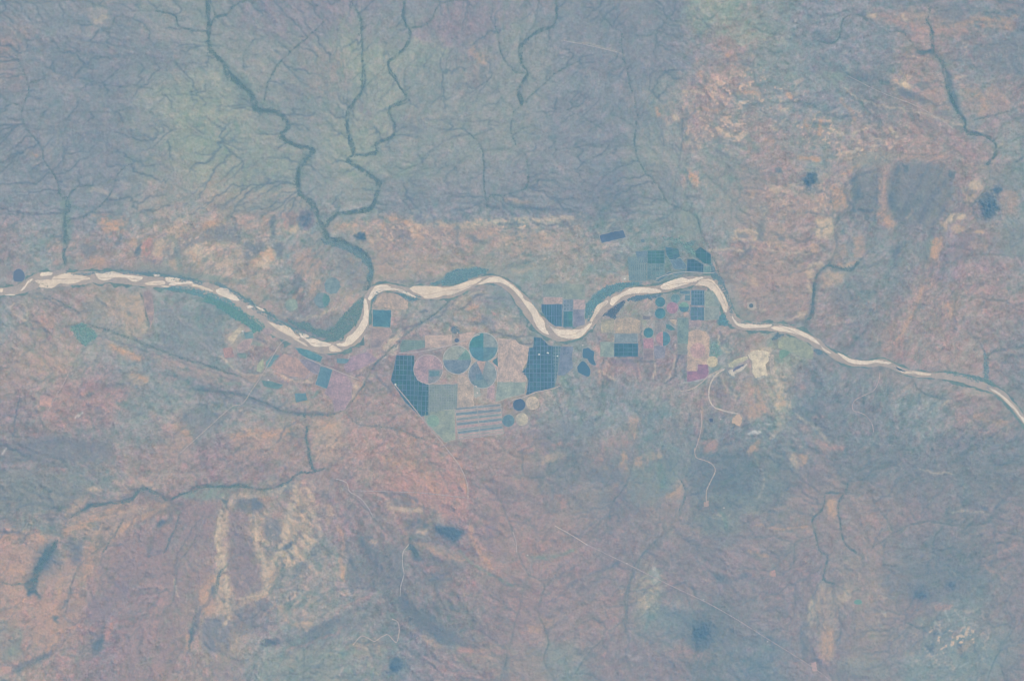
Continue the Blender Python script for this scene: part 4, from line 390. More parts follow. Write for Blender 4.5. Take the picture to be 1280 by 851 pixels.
 (lambda p: F(475,262,5.95,p),'SB',.6,[(0,60),(500,80),(900,130),(850,230),(500,210),(200,300),(0,250)]),(lambda p: F(475,262,5.95,p),'CR',.6,[(250,90),(420,85),(640,95),(760,110),(700,140),(420,130),(260,130)]),(lambda p: F(475,262,5.95,p),'ML',.6,[(30,130),(130,120),(200,190),(140,240),(60,210)]),(lambda p: F(475,262,5.95,p),'OX',.6,[(200,130),(300,160),(330,230),(240,220)]),(lambda p: F(475,262,5.95,p),'DM',.6,[(560,110),(580,110),(590,260),(640,330),(620,340),(570,270)]),(lambda p: F(475,262,5.95,p),'DM',.55,[(640,180),(700,200),(800,240),(780,255),(680,240)]),(lambda p: F(475,262,5.95,p),'LC',.5,[(900,180),(1279,150),(1279,300),(1000,340),(850,280)]),(lambda p: F(475,262,5.95,p),'GL',.6,[(520,420),(900,400),(1279,420),(1279,520),(700,520)]),(lambda p: F(475,262,5.95,p),'LC',.5,[(960,480),(1050,440),(1150,400),(1160,420),(1060,480)]),(lambda p: F(475,262,5.95,p),'SP',.5,[(0,340),(350,320),(500,380),(200,500),(0,520)]),
]

# ------------------------------------------------------------------ farms, ponds and buildings (colours as seen from here)
A = lambda *p: F(480,380,4.73,p)
Bc = lambda *p: F(620,370,6.08,p)
Cc = lambda *p: F(740,280,7.09,p)
D = lambda *p: F(740,350,6.078,p)
Ec = lambda *p: F(260,360,5.004,p)
Hc = lambda *p: F(660,330,7.7375,p)
G = lambda *p: F(860,400,5.32,p)
def R(f, x0, y0, x1, y1): return f((x0,y0),(x1,y0),(x1,y1),(x0,y1))
# centre pivots: (centre, radius, rim colour, sectors [(start deg, end deg, colour)] counter-clockwise from east, label)
PIVOTS = [
 ((604.3,433.9),17.6,(162,170,170),[(90,180,(92,142,154)),(180,270,(97,141,160)),(270,360,(111,146,160)),(0,90,(137,154,162))],'large round pivot field with three teal quarters and one grey quarter',0),
 ((571.3,449.8),17.2,(160,163,165),[(0,50,(128,160,160)),(50,180,(150,162,163)),(180,360,(122,144,161))],'large round pivot field, grey-green upper half and slate blue lower half',0),
 ((535.4,461.4),17.8,(165,157,162),[(0,270,(165,153,164)),(270,360,(142,152,162))],'large round mauve-pink pivot field beside the dark blue orchard',0),
 ((603,467.7),17.2,(158,160,165),[(75,115,(171,158,160)),(115,215,(128,147,163)),(215,300,(122,148,159)),(300,435,(136,153,162))],'large round pivot field with a pink wedge, below the three-quarter teal one',0),
 ((649,505.8),7.6,(150,160,165),[(0,360,(92,122,149))],'small dark blue round pivot field, darkest of the square of four',1),
 ((665.8,503.7),8,(182,174,168),[(0,360,(190,180,170))],'small cream round field just right of the dark blue one',1),
 ((635.4,525.5),7.5,(150,160,165),[(0,180,(110,144,160)),(180,360,(109,140,157))],'small teal round pivot field below the dark blue one',1),
 ((652.3,523.8),7.6,(175,172,168),[(0,360,(178,176,168))],'small pale greenish-cream round field below the dark blue and cream pair',1),
 ((825.3,377.3),6.1,(140,158,165),[(0,360,(94,138,155))],'small teal-blue round pivot field nearest under the right river bend, upper of two',2),
 ((825.3,391.6),6.6,(140,158,165),[(0,360,(94,140,157))],'small teal-blue round pivot field, lower of the two stacked ones',2),
 ((844.4,373),5.6,(140,160,162),[(0,360,(114,148,160))],'small grey-green round pivot field above the mauve one',2),
 ((840.4,384.7),7,(155,150,168),[(0,360,(159,141,160))],'small mauve round pivot field among the teal ones south of the river',2),
 ((855,383.7),6.2,(145,160,162),[(0,180,(120,156,158)),(180,360,(100,140,157))],'small two-tone round pivot field, green above and teal below, beside the mauve one',2),
 ((810.7,415.8),6.1,(140,158,162),[(0,360,(95,142,158))],'small teal round pivot field on top of the pink square field',2),
 ((828.8,423.5),9,(150,158,164),[(90,270,(167,148,160)),(270,450,(97,140,158))],'split round pivot field, left half pink and right half teal',2),
 ((872.5,438),9.6,(176,168,166),[(0,360,(176,158,164))],'round dusty pink pivot field in the beige farm block',2),
 ((890.5,452),6.6,(178,175,166),[(0,360,(184,178,164))],'small round cream field at the right edge of the beige farm block',2),
 ((541.5,526),7.6,(145,162,162),[(0,360,(134,163,160))],'faint small green round field left of the striped field',1),
 ((415.5,357),10,(145,162,165),[(0,360,(126,150,160))],'large faint grey-teal round field in the open veld north of the river, uppermost of three',3),
 ((402.5,375),9.6,(142,160,163),[(-70,70,(109,148,154)),(70,290,(124,148,160))],'faint round field with a green right side, middle of the three north of the river',3),
 ((364.5,381),7.6,(152,164,164),[(0,360,(140,160,160))],'faint pale green round field, leftmost of the three north of the river',3),
 ((286.5,435.5),0,None,[],'',0),
]
PG = ['centre pivot fields of the large farm','four small round fields in a square','round fields inside the right river bend','faint round fields north of the river']
# plain fields: label, outline, colour, rim colour or None
FIELDS = [
 ('long grey-teal field above the beige tops of the river loop orchards',Hc((140,200),(330,195),(332,312),(150,310)),(134,152,158),(148,160,162)),
 ('dull sage field right of the long grey-teal one in the river loop',Hc((345,190),(545,200),(548,335),(345,335)),(142,157,158),(152,162,163)),
 ('beige stubble field above the grey-blue field of the right farm',D((180,300),(300,285),(368,310),(366,402),(180,402)),(168,162,158),(162,160,160)),
 ('pale green-beige field west of the beige stubble field',D((70,300),(165,290),(168,400),(70,400)),(163,164,158),None),
 ('mauve-grey square under the pink square field',R(D,392,528,464,600),(146,143,154),(155,154,160)),
 ('pale bare plot right of the green leaf-shaped field',D((580,298),(642,300),(640,345),(610,330)),(176,168,163),None),
 ('small slate plot above the small teal pivot with pink square',R(D,385,272,440,300),(136,144,157),None),
 ('dusky plot between the small teal pivot and the leaf-shaped field',R(D,478,330,550,392),(143,148,156),(154,156,160)),
 ('greyish plot under the tall strip of grey-green field',R(D,652,490,722,560),(138,150,156),(148,156,160)),
 ('wide taupe meadow filling the top of the left river loop',F(420,330,8,[(380,400),(420,330),(500,290),(580,288),(660,330),(720,380),(720,450),(570,452)]),(173,164,162),None),
 ('mauve-taupe field under the square deep teal one',F(420,330,8,[(355,640),(540,645),(560,700),(480,770),(440,840),(350,840)]),(158,152,158),(165,162,164)),

 ('square deep teal field alone inside the left river loop',F(420,330,8,[(366,457),(550,465),(540,632),(370,624)]),(97,140,158),(160,165,165)),
 ('narrow beige field below the two-tone pivot',A((440,422),(530,425),(528,612),(432,605)),(172,165,163),(182,174,170)),
 ('tall beige-pink field left of the big eastern orchard',A((680,205),(775,212),(800,240),(855,255),(850,330),(815,385),(845,430),(838,460),(672,458),(675,330)),(178,168,167),(188,178,174)),
 ('grey-green field under the tall beige-pink field',A((672,460),(838,462),(830,528),(745,550),(660,575)),(146,162,163),(170,170,170)),
 ('flat pinkish field under the bend of the river meadow',A((245,190),(400,185),(402,245),(350,252),(245,258)),(180,168,166),(186,176,172)),
 ('pale pink field wrapped round the top of the teal pivot',A((445,180),(500,165),(540,168),(505,205),(500,250),(455,250),(450,215)),(182,168,166),None),
 ('dull green field between the pale road and the striped field',A((235,640),(415,622),(420,800),(360,815),(245,690)),(148,162,160),(165,168,168)),
 ('small teal triangle field right of the large teal pivot',A((672,310),(672,372),(640,340)),(102,140,155),None),
 ('faded pink patch beside the farmyard under the big pivots',A((615,480),(655,475),(650,560),(608,555)),(172,158,166),(165,165,168)),
 ('beige field on top of the striped blue orchard in the river loop',R(Hc,150,322,332,385),(172,162,165),(150,160,165)),
 ('beige-pink square field right of the orchards in the river loop',R(Hc,440,345,550,436),(172,162,167),(150,160,165)),
 ('dull mauve field right of the teal orchard in the river loop',Hc((440,440),(545,440),(545,585),(470,605),(438,605)),(135,146,164),(150,160,168)),
 ('dark blue tilted rectangle field alone on the northern plain',Cc((65,98),(275,52),(300,118),(88,168)),(100,128,154),(160,165,168)),
 ('small dark teal field beside the mauve pivot\'s upper right',R(Cc,825,628,870,675),(110,143,160),(145,160,165)),
 ('thin teal field along the river above the small pivots',R(Cc,780,592,868,620),(110,143,160),(145,160,165)),
 ('dull green square field inside the right river bend',Cc((1000,600),(1070,590),(1115,660),(1130,730),(1000,730)),(143,160,162),(155,168,168)),
 ('dull green lower field inside the right river bend',Cc((1000,742),(1125,742),(1120,840),(1000,850)),(142,157,162),(155,168,168)),
 ('small slate field left of the gridded northern orchard',Cc((385,245),(485,238),(485,342),(415,342)),(115,143,162),(140,160,165)),
 ('dark teal wedge field between two northern orchards',Cc((690,322),(790,300),(838,380),(825,398),(735,400)),(115,144,162),(145,162,165)),
 ('long dark green strip field beside the northern river bank',Cc((562,505),(688,425),(708,440),(590,510)),(106,140,158),(145,162,165)),
 ('short dark field at the right end of the long strip field',Cc((712,440),(830,400),(828,432),(740,458)),(110,142,157),(145,162,165)),
 ('teal-green field at the right corner of the northern orchards',R(Cc,992,378,1048,436),(118,150,158),(140,162,162)),
 ('pink square field under the small teal pivot',D((390,447),(466,445),(465,518),(392,518)),(167,145,160),(165,155,168)),
 ('leaf-shaped green field between the pink pivot and the grey strips',D((562,335),(600,342),(636,378),(600,385),(565,365)),(104,146,157),None),
 ('cream irregular field above the pink pivot of the beige farm block',D((735,395),(800,378),(870,395),(892,440),(888,640),(800,640),(800,690),(725,690),(728,500)),(181,168,163),(175,170,168)),
 ('purple L-shaped field at the foot of the beige farm block',D((725,692),(800,690),(805,642),(882,640),(880,740),(725,772)),(149,133,156),(165,155,168)),
 ('dull green field west of the double dark orchard',R(D,65,472,165,580),(142,160,162),(150,160,163)),
 ('grey-blue field on top of the double dark orchard',R(D,172,408,345,476),(134,152,163),(150,160,165)),
 ('pale pink small field beside the tall blue orchard strip',R(D,695,245,735,280),(171,161,162),None),
 ('grey-green strip field below the two-tone small pivot',R(D,652,290,730,480),(128,152,158),(140,158,162)),
 ('bare mauve strip between the round fields and the grey strip',D((470,500),(560,498),(552,590),(475,600)),(140,148,164),None),
 ('teal riverbank field with a sharp tip under the left river loop',Ec((545,372),(620,385),(715,430),(702,462),(620,440),(570,405)),(104,146,160),(150,162,165)),
 ('pink-mauve triangular field left of the teal rectangle',Ec((392,500),(475,412),(560,440),(640,520),(610,565),(500,548)),(171,156,159),(165,160,166)),
 ('dark teal upright rectangle field south of the river loop',Ec((705,490),(778,512),(745,628),(672,602)),(106,142,160),(160,165,170)),
 ('large mauve pear-shaped field south of the river loop',Ec((788,512),(870,545),(900,600),(895,690),(850,762),(795,770),(780,700),(732,655)),(160,150,163),(165,160,165)),
 ('mauve field under the white track at the river loop',Ec((890,430),(1000,398),(1060,445),(960,500),(870,530),(850,490)),(160,150,165),None),
 ('slate purple strip field between two teal fields',Ec((570,445),(660,450),(705,485),(690,540),(640,520),(590,470)),(144,147,163),(158,162,168)),
 ('dark green ragged field by the small farmhouse',Ec((335,575),(400,585),(470,605),(440,632),(352,615)),(115,148,157),None),
 ('dark teal patch field in the southern flood plain',Ec((542,660),(610,655),(622,700),(552,715)),(109,144,158),None),
 ('wine-pink blob field at the far left farm',Ec((92,378),(150,370),(165,428),(105,442)),(167,148,154),None),
 ('cream slanted field above the wine-pink blob',Ec((120,320),(165,270),(218,228),(225,262),(180,300),(150,368)),(184,178,168),None),
 ('dusty pink field right of the cream slanted field',Ec((180,362),(225,325),(280,315),(258,382),(190,400)),(170,158,163),(178,175,168)),
 ('small green field above the dusty pink field',Ec((222,275),(280,272),(285,312),(235,316)),(118,150,160),None),
 ('small grey-green field below the dusty pink field',Ec((178,408),(235,405),(240,438),(200,438)),(128,152,156),None),
 ('yellow-green strip field in the far left farm',Ec((310,480),(345,440),(350,500),(330,528),(305,520)),(160,170,160),None),
 ('dull green field between the yellow-green strip and the mauve triangle',Ec((362,460),(400,420),(448,420),(410,460),(390,490),(362,500)),(116,150,161),None),
 ('pink triangle field beside the southern dirt road',Ec((205,545),(325,542),(300,592),(250,585)),(163,156,157),None),
 ('small mauve oval field by the river woods',Ec((345,260),(385,252),(410,268),(385,290),(350,285)),(165,157,163),(150,152,162)),
 ('pink square field alone in the far west',F(0,280,2.935,[(150,628),(192,640),(188,672),(145,665)]),(184,160,160),(172,158,162)),
 ('long mauve field beside a dark ditch south of the western river',F(0,280,2.935,[(528,248),(550,246),(562,290),(566,330),(552,382),(545,340),(530,300)]),(159,151,157),None),
 ('bright green irregular field beside the mine',G((610,200),(680,182),(695,205),(660,235),(620,262),(605,240)),(122,156,153),None),
 ('pale green meadow around the bright green field by the mine',G((600,140),(640,112),(720,118),(800,160),(835,210),(830,260),(760,250),(700,215),(600,185)),(150,162,157),None),
 ('small pink field under the gridded field and above the beige block',R(D,740,305,830,352),(165,157,164),None),
 ('slim green field beside the white hooked track at the river loop',Ec((805,440),(850,440),(885,445),(870,470),(808,468)),(118,150,163),None),
]
# striped field
STRIPES = (A((420,612),(690,588),(706,765),(440,800)),(152,158,162))
# orchards: label, outline, soil colour, tree colour, cell size (x, y) in pixels, gaps, tilt deg, block count cap
ORCH = [
 ('pale grey-green gridded plot between the dark orchard and the beige field',A((265,478),(435,472),(430,618),(255,640)),(152,163,167),(131,150,157),(3.0,3.2),(.9,.9),0),
 ('grey-green lined plot left of the flat pinkish field',A((110,212),(240,217),(240,255),(100,285),(95,250)),(146,162,164),(122,150,156),(9,2.2),(.6,.6),-3),
 ('mottled green-grey plots under the gridded northern orchard',Cc((490,358),(640,353),(645,440),(560,495),(490,490)),(138,158,162),(112,142,157),(5.2,4.6),(.8,.8),0),
 ('grey-teal lined plots at the left end of the northern orchards',Cc((320,290),(480,290),(480,500),(330,500)),(140,158,162),(118,146,160),(2.6,9),(.8,.7),0),
 ('large dark blue gridded orchard left of the mauve pivot',A((75,302),(178,305),(178,400),(195,450),(262,478),(262,655),(215,664),(120,570),(42,450),(60,380)),(128,152,170),(84,116,145),(4.9,6.2),(.9,.9),-2),
 ('big dark blue gridded orchard with white sheds left of the two ponds',Bc((290,312),(345,318),(395,372),(430,380),(445,690),(230,750),(250,640),(198,575),(235,540),(250,395),(285,390)),(128,152,172),(86,118,149),(4.6,5.6),(.95,.9),0),
 ('greenish eastern half of the big orchard with white sheds',Bc((432,380),(492,382),(470,560),(447,688)),(142,160,170),(100,134,153),(3.4,4.2),(1.1,1.1),0),
 ('pale purple-grey young orchard right of the big orchard',Bc((495,384),(585,386),(575,470),(585,545),(520,600),(472,600)),(136,148,166),(122,142,162),(5,6),(.8,.8),0),
 ('blue striped orchard filling the left of the river loop',Hc((132,392),(332,390),(330,600),(265,598),(195,550),(135,455)),(128,152,174),(87,120,153),(3.1,14.5),(.9,.7),0),
 ('teal-blue orchard in the middle of the river loop',R(Hc,343,458,432,606),(122,152,165),(87,126,151),(5.6,9.4),(.7,.6),0),
 ('small purple-grey gridded orchard atop the teal-blue one in the loop',R(Hc,343,345,432,452),(142,158,170),(118,142,161),(3.9,4.6),(1.3,1.3),0),
 ('dark teal gridded northern orchard',R(Cc,492,236,642,350),(120,152,165),(90,126,149),(5.2,4),(.7,.7),0),
 ('slanted dark blue northern orchard right of the gridded one',Cc((655,205),(762,222),(778,285),(740,312),(690,310),(660,265)),(115,146,165),(92,124,153),(8,3.6),(.6,.6),12),
 ('dark navy northern orchard just above the river bend',Cc((845,312),(900,310),(985,362),(986,426),(845,420)),(114,144,163),(83,114,145),(4.4,5),(.7,.7),0),
 ('dark blue triangular orchard at the northern farm corner',Cc((915,242),(962,205),(1052,272),(1052,358),(1000,350),(925,290)),(118,148,163),(87,120,147),(7,7),(.6,.6),0),
 ('upright blue gridded orchard with pale lines inside the right bend',R(Cc,880,588,995,722),(136,160,176),(95,126,155),(3.6,4.6),(1.0,.9),0),
 ('slate blue orchard directly under the upright gridded one',R(Cc,874,736,992,850),(130,152,172),(103,130,159),(4.4,5.6),(.8,.7),0),
 ('dark blue double orchard block at the western edge of the right farm',R(D,168,482,350,582),(122,150,169),(84,118,149),(5.8,5.2),(.7,.8),0),
]
PONDS = [
 ('dark blue farm reservoir, the larger upper one of the two by the orchard',Bc((660,402),(700,393),(722,410),(745,425),(742,475),(758,520),(735,522),(708,500),(692,475),(660,465)),(90,128,152),0),
 ('dark blue farm reservoir with a pointed foot, lower of the two by the orchard',Bc((618,535),(650,497),(675,500),(716,560),(706,608),(670,602),(625,575)),(89,128,153),0),
 ('dark eight-sided reservoir at the far western river bank',F(0,300,8,[(135,320),(170,292),(205,292),(242,330),(245,385),(215,415),(160,415),(135,395)]),(106,128,152),1),
 ('tiny dark round pond in the pale yard on the eastern bank',[(939+2.6*math.cos(t),382+2.6*math.sin(t)) for t in [i*.628 for i in range(10)]],(100,124,143),1),
 ('tiny black-blue square pond below the mine road',[(886.5,522.5),(891,522.5),(891.5,527.5),(887,527.5)],(90,104,131),1),
 ('small dark pond above the two-tone pivot field',[(571+2.9*math.cos(t),425.4+2.6*math.sin(t)) for t in [i*.628 for i in range(10)]],(98,122,147),1),
 ('small dark pond on the northern plain near the tilted rectangle field',[(803.5+2.6*math.cos(t),301+2.4*math.sin(t)) for t in [i*.628 for i in range(10)]],(110,138,155),1),
 ('pale teal pan of water in the south-eastern bush',[(1072.5+5*math.cos(t),752+3*math.sin(t)) for t in [i*.628 for i in range(10)]],(120,158,157),1),
]
# farm buildings: x, y, length px, width px, angle, label
SHEDS = [(781,348.6,2.6,1.9,0,'brightest white packing shed on the northern river bank'),(674,443,2.2,1.6,10,'white shed at the left of the trio inside the big orchard'),(684.7,441,2.8,1.7,-15,'white shed in the middle of the trio inside the big orchard'),(697,445,1.8,1.4,0,'small white shed at the right of the trio inside the big orchard'),
 (494.2,480.5,2.2,2.4,-40,'white shed at the south-west corner of the dark blue orchard'),(595,483,2.4,1.8,-30,'pale farm shed, upper one under the large pivots'),(596.5,491,2.6,2,-50,'pale farm shed, lower one under the large pivots'),(740,410.5,1.8,1.5,0,'pale shed near the river east of the loop orchards'),(728.5,431.5,1.6,1.4,20,'pale shed above the upper reservoir'),
 (335.5,475,1.9,1.5,30,'white farmhouse in the green ragged farmyard of the western farm'),(303,414,1.8,1.4,10,'white shed above the far left farm'),(310,384.8,1.4,1.1,0,'tiny white hut beside the sandy river'),(733.5,680.5,1.7,1.3,-30,'pale hut at the end of the bright southern track'),(783.5,704,2.2,1.8,0,'pale building along the long southern road'),
 (659.5,693.5,1.5,1.2,0,'lone white hut in the southern bush'),(879.5,749,1.8,1.5,20,'pale building beside the diagonal south-eastern road'),(959.5,801.5,1.6,1.3,-30,'tiny pale hut further down the diagonal south-eastern road'),(905,634.5,1.9,1.5,0,'small pale building below the winding pink track'),
 (901,524,1.6,1.2,0,'small pale building right of the black-blue pond'),(572,416,1.5,1,30,'tiny pale hut north of the teal pivot'),(99,520,4.2,1.5,38,'long pale shed in the pink western plain')]
# bare ground clearings: (name, label, outline, colour)
BARE = [
 ('mine_spoil_heap','large cream spoil heap of the open mine',G((395,235),(430,205),(500,200),(545,215),(540,260),(515,300),(530,372),(495,370),(455,388),(425,345),(430,290),(410,255)),(200,192,178)),
 ('mine_spoil_heap','thin pale bank on the lower side of the mine pit',G((262,335),(300,325),(300,345),(360,310),(385,285),(395,300),(360,335),(310,360),(312,378),(290,370)),(190,186,180)),
 ('mine_spoil_heap','greenish cream heap above the mine pit',G((270,290),(330,255),(395,240),(400,262),(340,290),(290,318),(268,312)),(182,182,168)),
 ('mine_spoil_heap','mottled pale strip of spoil right of the cream heap',G((548,225),(572,232),(570,300),(575,360),(550,360),(540,300)),(178,172,168)),
 ('cleared_yard','sandy square yard at the end of the mine road',G((318,632),(345,625),(360,650),(352,708),(290,682),(300,650)),(192,174,164)),
 ('cleared_yard','orange bare patch at the south-eastern bush',[(963,713),(969,712),(970,720),(964,720)],(184,158,158)),
 ('cleared_yard','pale pink bare yard at the end of the diagonal road',[(1014,828),(1020,827),(1022,838),(1016,839)],(182,164,168)),
 ('cleared_yard','tan ending of the winding pink track',[(880,627),(886,626),(886,632),(880,633)],(176,160,160)),
 ('cleared_yard','pale apron around the brightest packing shed',[(776,345),(786,344),(788,351),(778,352)],(170,172,170)),
 ('cleared_yard','pale apron around the tiny round eastern pond',[(934,378),(944,377),(945,386),(941,388),(934,385)],(172,170,168)),
 ('cleared_yard','whitish blotchy farmyard under the large pivots',[(591,480),(599,479),(601,494),(594,498),(590,490)],(160,168,168)),
]
PITS = [('mine_pit','long slate-dark mine pit',G((285,350),(290,335),(320,312),(370,293),(372,300),(345,325),(300,355)),(114,128,155)),('mine_pit','short dark cut above the long mine pit',G((340,268),(362,250),(385,250),(375,262),(350,274)),(128,140,164))]

# ------------------------------------------------------------------ the land itself
ni = lambda beta, **k: spec_noise(beta, **k)
wxn, wyn = ni(1.9, lo=.006), ni(1.9, lo=.006)
wxf, wyf = ni(1.4, lo=.03), ni(1.4, lo=.03)
X1 = XX + 11 * wxn + 2.6 * wxf; Y1 = YY + 11 * wyn + 2.6 * wyf
base_pts = np.array([[PAL[c] for c in row.split()] for row in GRID.strip().split('\n')], float)
def grid_sample(a, x, y):
    gx = np.clip(x / 64., 0, a.shape[1] - 1.001); gy = np.clip(y / 64., 0, a.shape[0] - 1.001)
    x0 = gx.astype(int); y0 = gy.astype(int); fx = (gx - x0)[..., None]; fy = (gy - y0)[..., None]
    fx = fx * fx * (3 - 2 * fx); fy = fy * fy * (3 - 2 * fy)
    return (a[y0, x0] * (1 - fx) + a[y0, x0 + 1] * fx) * (1 - fy) + (a[y0 + 1, x0] * (1 - fx) + a[y0 + 1, x0 + 1] * fx) * fy
T = grid_sample(base_pts, X1, Y1)

# strike of the beds: direction field for the streaks (degrees, anticlockwise from east)
DIRS = [(60,60,-10),(180,100,-5),(300,60,-40),(250,150,-5),(300,210,12),(380,150,-40),(450,120,80),(520,100,60),(570,200,20),(650,100,70),(700,180,10),(780,100,70),(820,200,-30),
 (100,250,0),(200,260,5),(60,180,30),(500,250,0),(600,270,-3),(720,270,-8),(100,310,20),(250,310,30),(400,320,50),(550,300,-20),(700,310,8),(900,60,-15),(900,110,-30),(960,150,-10),(1050,140,-25),(1150,40,-8),(1250,80,5),
 (1180,160,-25),(1080,190,10),(950,270,5),(1080,240,80),(1160,250,70),(1110,380,65),(1180,350,60),(1240,330,5),(1240,420,-10),(980,360,20),(900,250,-70),
 (60,400,-30),(150,420,-25),(280,440,-20),(100,500,10),(250,540,20),(60,580,-5),(200,590,-5),(330,570,10),(420,560,40),(520,570,-35),(570,600,-60),(650,560,-10),(740,560,70),(800,480,75),(860,520,60),(700,480,-60),
 (30,680,10),(100,660,20),(110,750,60),(180,720,62),(240,700,66),(290,690,82),(330,680,-75),(380,660,-60),(380,750,30),(430,690,-65),(470,700,-60),(520,700,-45),(560,760,-40),(600,700,-50),(640,780,-30),(620,720,-40),(420,790,25),(480,770,-70),(540,800,-30),(640,830,5),
 (720,720,40),(790,740,65),(740,640,60),(830,640,60),(700,800,30),(930,620,-10),(920,680,-15),(1000,690,30),(1030,760,88),(1060,690,-60),(1140,700,20),(1220,660,20),(1220,560,8),(1080,580,10),(1000,500,-40),(1100,510,70),(1200,520,10),(930,760,-30),(900,820,-35),(1150,800,25),(1240,800,60),(980,820,-35)]
cosf = np.zeros((NH // 10 + 2, NW // 10 + 2)); sinf = cosf.copy(); ws = cosf.copy()
gy_, gx_ = np.mgrid[0:cosf.shape[0], 0:cosf.shape[1]] * 10.0 - PAD
for x, y, a in DIRS:
    w = 1.0 / (((gx_ - x) ** 2 + (gy_ - y) ** 2) / 1800.0 + .3) ** 1.6
    cosf += w * math.cos(math.radians(2 * a)); sinf += w * math.sin(math.radians(2 * a)); ws += w
def up10(a):
    x = (XX + PAD) / 10; y = (YY + PAD) / 10; x0 = x.astype(int); y0 = y.astype(int); fx = x - x0; fy = y - y0
    return (a[y0, x0] * (1 - fx) + a[y0, x0 + 1] * fx) * (1 - fy) + (a[y0 + 1, x0] * (1 - fx) + a[y0 + 1, x0 + 1] * fx) * fy
th = .5 * np.arctan2(up10(sinf / ws), up10(cosf / ws)) + .45 * wxf * .6 + .25 * wyn
dxf, dyf = np.cos(th), -np.sin(th)
def lic(src, n, step=1.0):
    acc = src.copy(); tot = 1.0
    for sgn in (1, -1):
        x, y = XX.copy(), YY.copy(); px, py = dxf, dyf
        cx, cy = sgn * dxf, sgn * dyf
        for k in range(n):
            x = x + cx * step; y = y + cy * step
            nx = samp(dxf, x, y); ny = samp(dyf, x, y)
            f = np.where(nx * cx + ny * cy < 0, -1, 1); cx, cy = nx * f, ny * f
            w = 1 - k / n
            acc += w * samp(src, x, y); tot += w
    return (acc - acc.mean()) / acc.std()
wn = lambda s: (lambda a: a / a.std())(blur(rng.standard_normal((NH, NW)), s))
S1 = lic(wn(.6), 3)
S2 = lic(wn(1.1), 7, 1.2)
S3 = lic(wn(3.0), 9, 2.5)
F1, F2, F3 = ni(1.1, lo=.01), ni(1.2, lo=.02), ni(1.0, lo=.015)
M1 = (lambda a: a / a.std())(wn(1.6) - wn(4) * .3); M2 = ni(1.0, lo=.06); M3 = ni(1.0, lo=.05)
def warp(a, k): return samp(a, XX + k * wxf, YY + k * wyf)
# thin crooked veins: the zero lines of a mid-scale noise, broken up by another
V1 = warp(lic(wn(4.5), 5, 2.2), 5); V1 /= V1.std(); V2 = warp(lic(wn(2.6), 5, 1.5), 4); V2 /= V2.std()
gm = lambda v: np.sqrt(sum(d ** 2 for d in np.gradient(v))) + 1e-3
vein = np.exp(-(V1 / gm(V1) / .6) ** 2) * smooth(-.2, 1.0, F2 + .5 * M2) + .7 * np.exp(-(V2 / gm(V2) / .55) ** 2) * smooth(.1, 1.2, F3 - .4 * M2)
lvein = np.exp(-((V1 - 1.1) / gm(V1) / .6) ** 2) * smooth(.1, 1.1, F1 + .5 * M3)

for c, al, sf, pts in PATCH:
    col = np.array(PAL[c], float)
    xs = [p[0] for p in pts]; ys = [p[1] for p in pts]; m = int(sf * 3 + 16)
    x0, x1 = max(-PAD, int(min(xs)) - m), min(W + PAD, int(max(xs)) + m); y0, y1 = max(-PAD, int(min(ys)) - m), min(H + PAD, int(max(ys)) + m)
    sl = (slice(y0 + PAD, y1 + PAD), slice(x0 + PAD, x1 + PAD))
    am = min(5.0, 1.1 * sf)
    mk = poly_mask(pts, XX[sl] + am * (wxf[sl] + .5 * F2[sl]), YY[sl] + am * (wyf[sl] - .5 * F3[sl])).astype(float)
    mk = blur(mk, sf * .45)
    mk = np.clip(mk * (1 + .35 * S2[sl] + .3 * M2[sl] + .25 * S3[sl]), 0, 1.15) * al * (.8 if c not in ('BT', 'TG', 'GN') else .6)
    T[sl] += mk[..., None] * (col - T[sl])

gm_ = np.array((146., 148, 156)); T = gm_ + (T - gm_) * .82
# light and dark beds, pinker and greener soils
area = np.where((YY < 262 + 8 * wxn) & (XX < 850), .62, 1.0)
area = np.where((YY > 560) & (XX > 600), .62, area); area = blur(area, 10); T += -2.5 * smooth(420, 620, YY)[..., None]
lum = 3.5 + 1.0 * S1 + 1.1 * S2 + .8 * S3 + .8 * F1 + 1.8 * M1 + 1.2 * M2 + 2.4 * wn(.6) + 2.6 * np.tanh(2.2 * (.7 * S3 + .5 * M2)) + 1.8 * np.tanh(2.5 * (.6 * S2 + .6 * M1)) - 12 * vein + 9 * lvein
T += (area * lum)[..., None] * np.array((1.12, .9, .75))
warm = 1.3 * F3 + .8 * S3 + 1.6 * M3 + 1.0 * M1 + .5 * S2
T += (area * warm)[..., None] * np.array((1.05, -.4, -.2))
T += (area * (1.3 * ni(1., lo=.04)))[..., None] * np.array((-.7, .6, -.1))
for fr, c_, al_, pts in UNIT:
    pts = fr(pts); xs = [t[0] for t in pts]; ys = [t[1] for t in pts]; m = 14
    sl = (slice(max(-PAD, int(min(ys)) - m) + PAD, min(H + PAD, int(max(ys)) + m) + PAD), slice(max(-PAD, int(min(xs)) - m) + PAD, min(W + PAD, int(max(xs)) + m) + PAD))
    mk = poly_mask(pts, XX[sl] + .6 * wxf[sl] + .8 * M1[sl] + .45 * M2[sl], YY[sl] + .6 * wyf[sl] + .8 * S2[sl] - .45 * M3[sl]).astype(float)
    big = min(1.0, max(0.0, (math.sqrt((max(xs) - min(xs)) * (max(ys) - min(ys))) - 12) / 30.)); al_ *= 1 - .28 * big
    mk = blur(mk, .75 + 2.0 * big) * np.clip(1 + big * (.3 * M3[sl] + .3 * S3[sl]), .3, 1.1) * np.clip(1 + .16 * S2[sl] + .14 * M1[sl] + .12 * M2[sl], .2, 1.1) * min(1, al_ * 1.05)
    T[sl] += mk[..., None] * (np.array(q[c_], float) - T[sl])
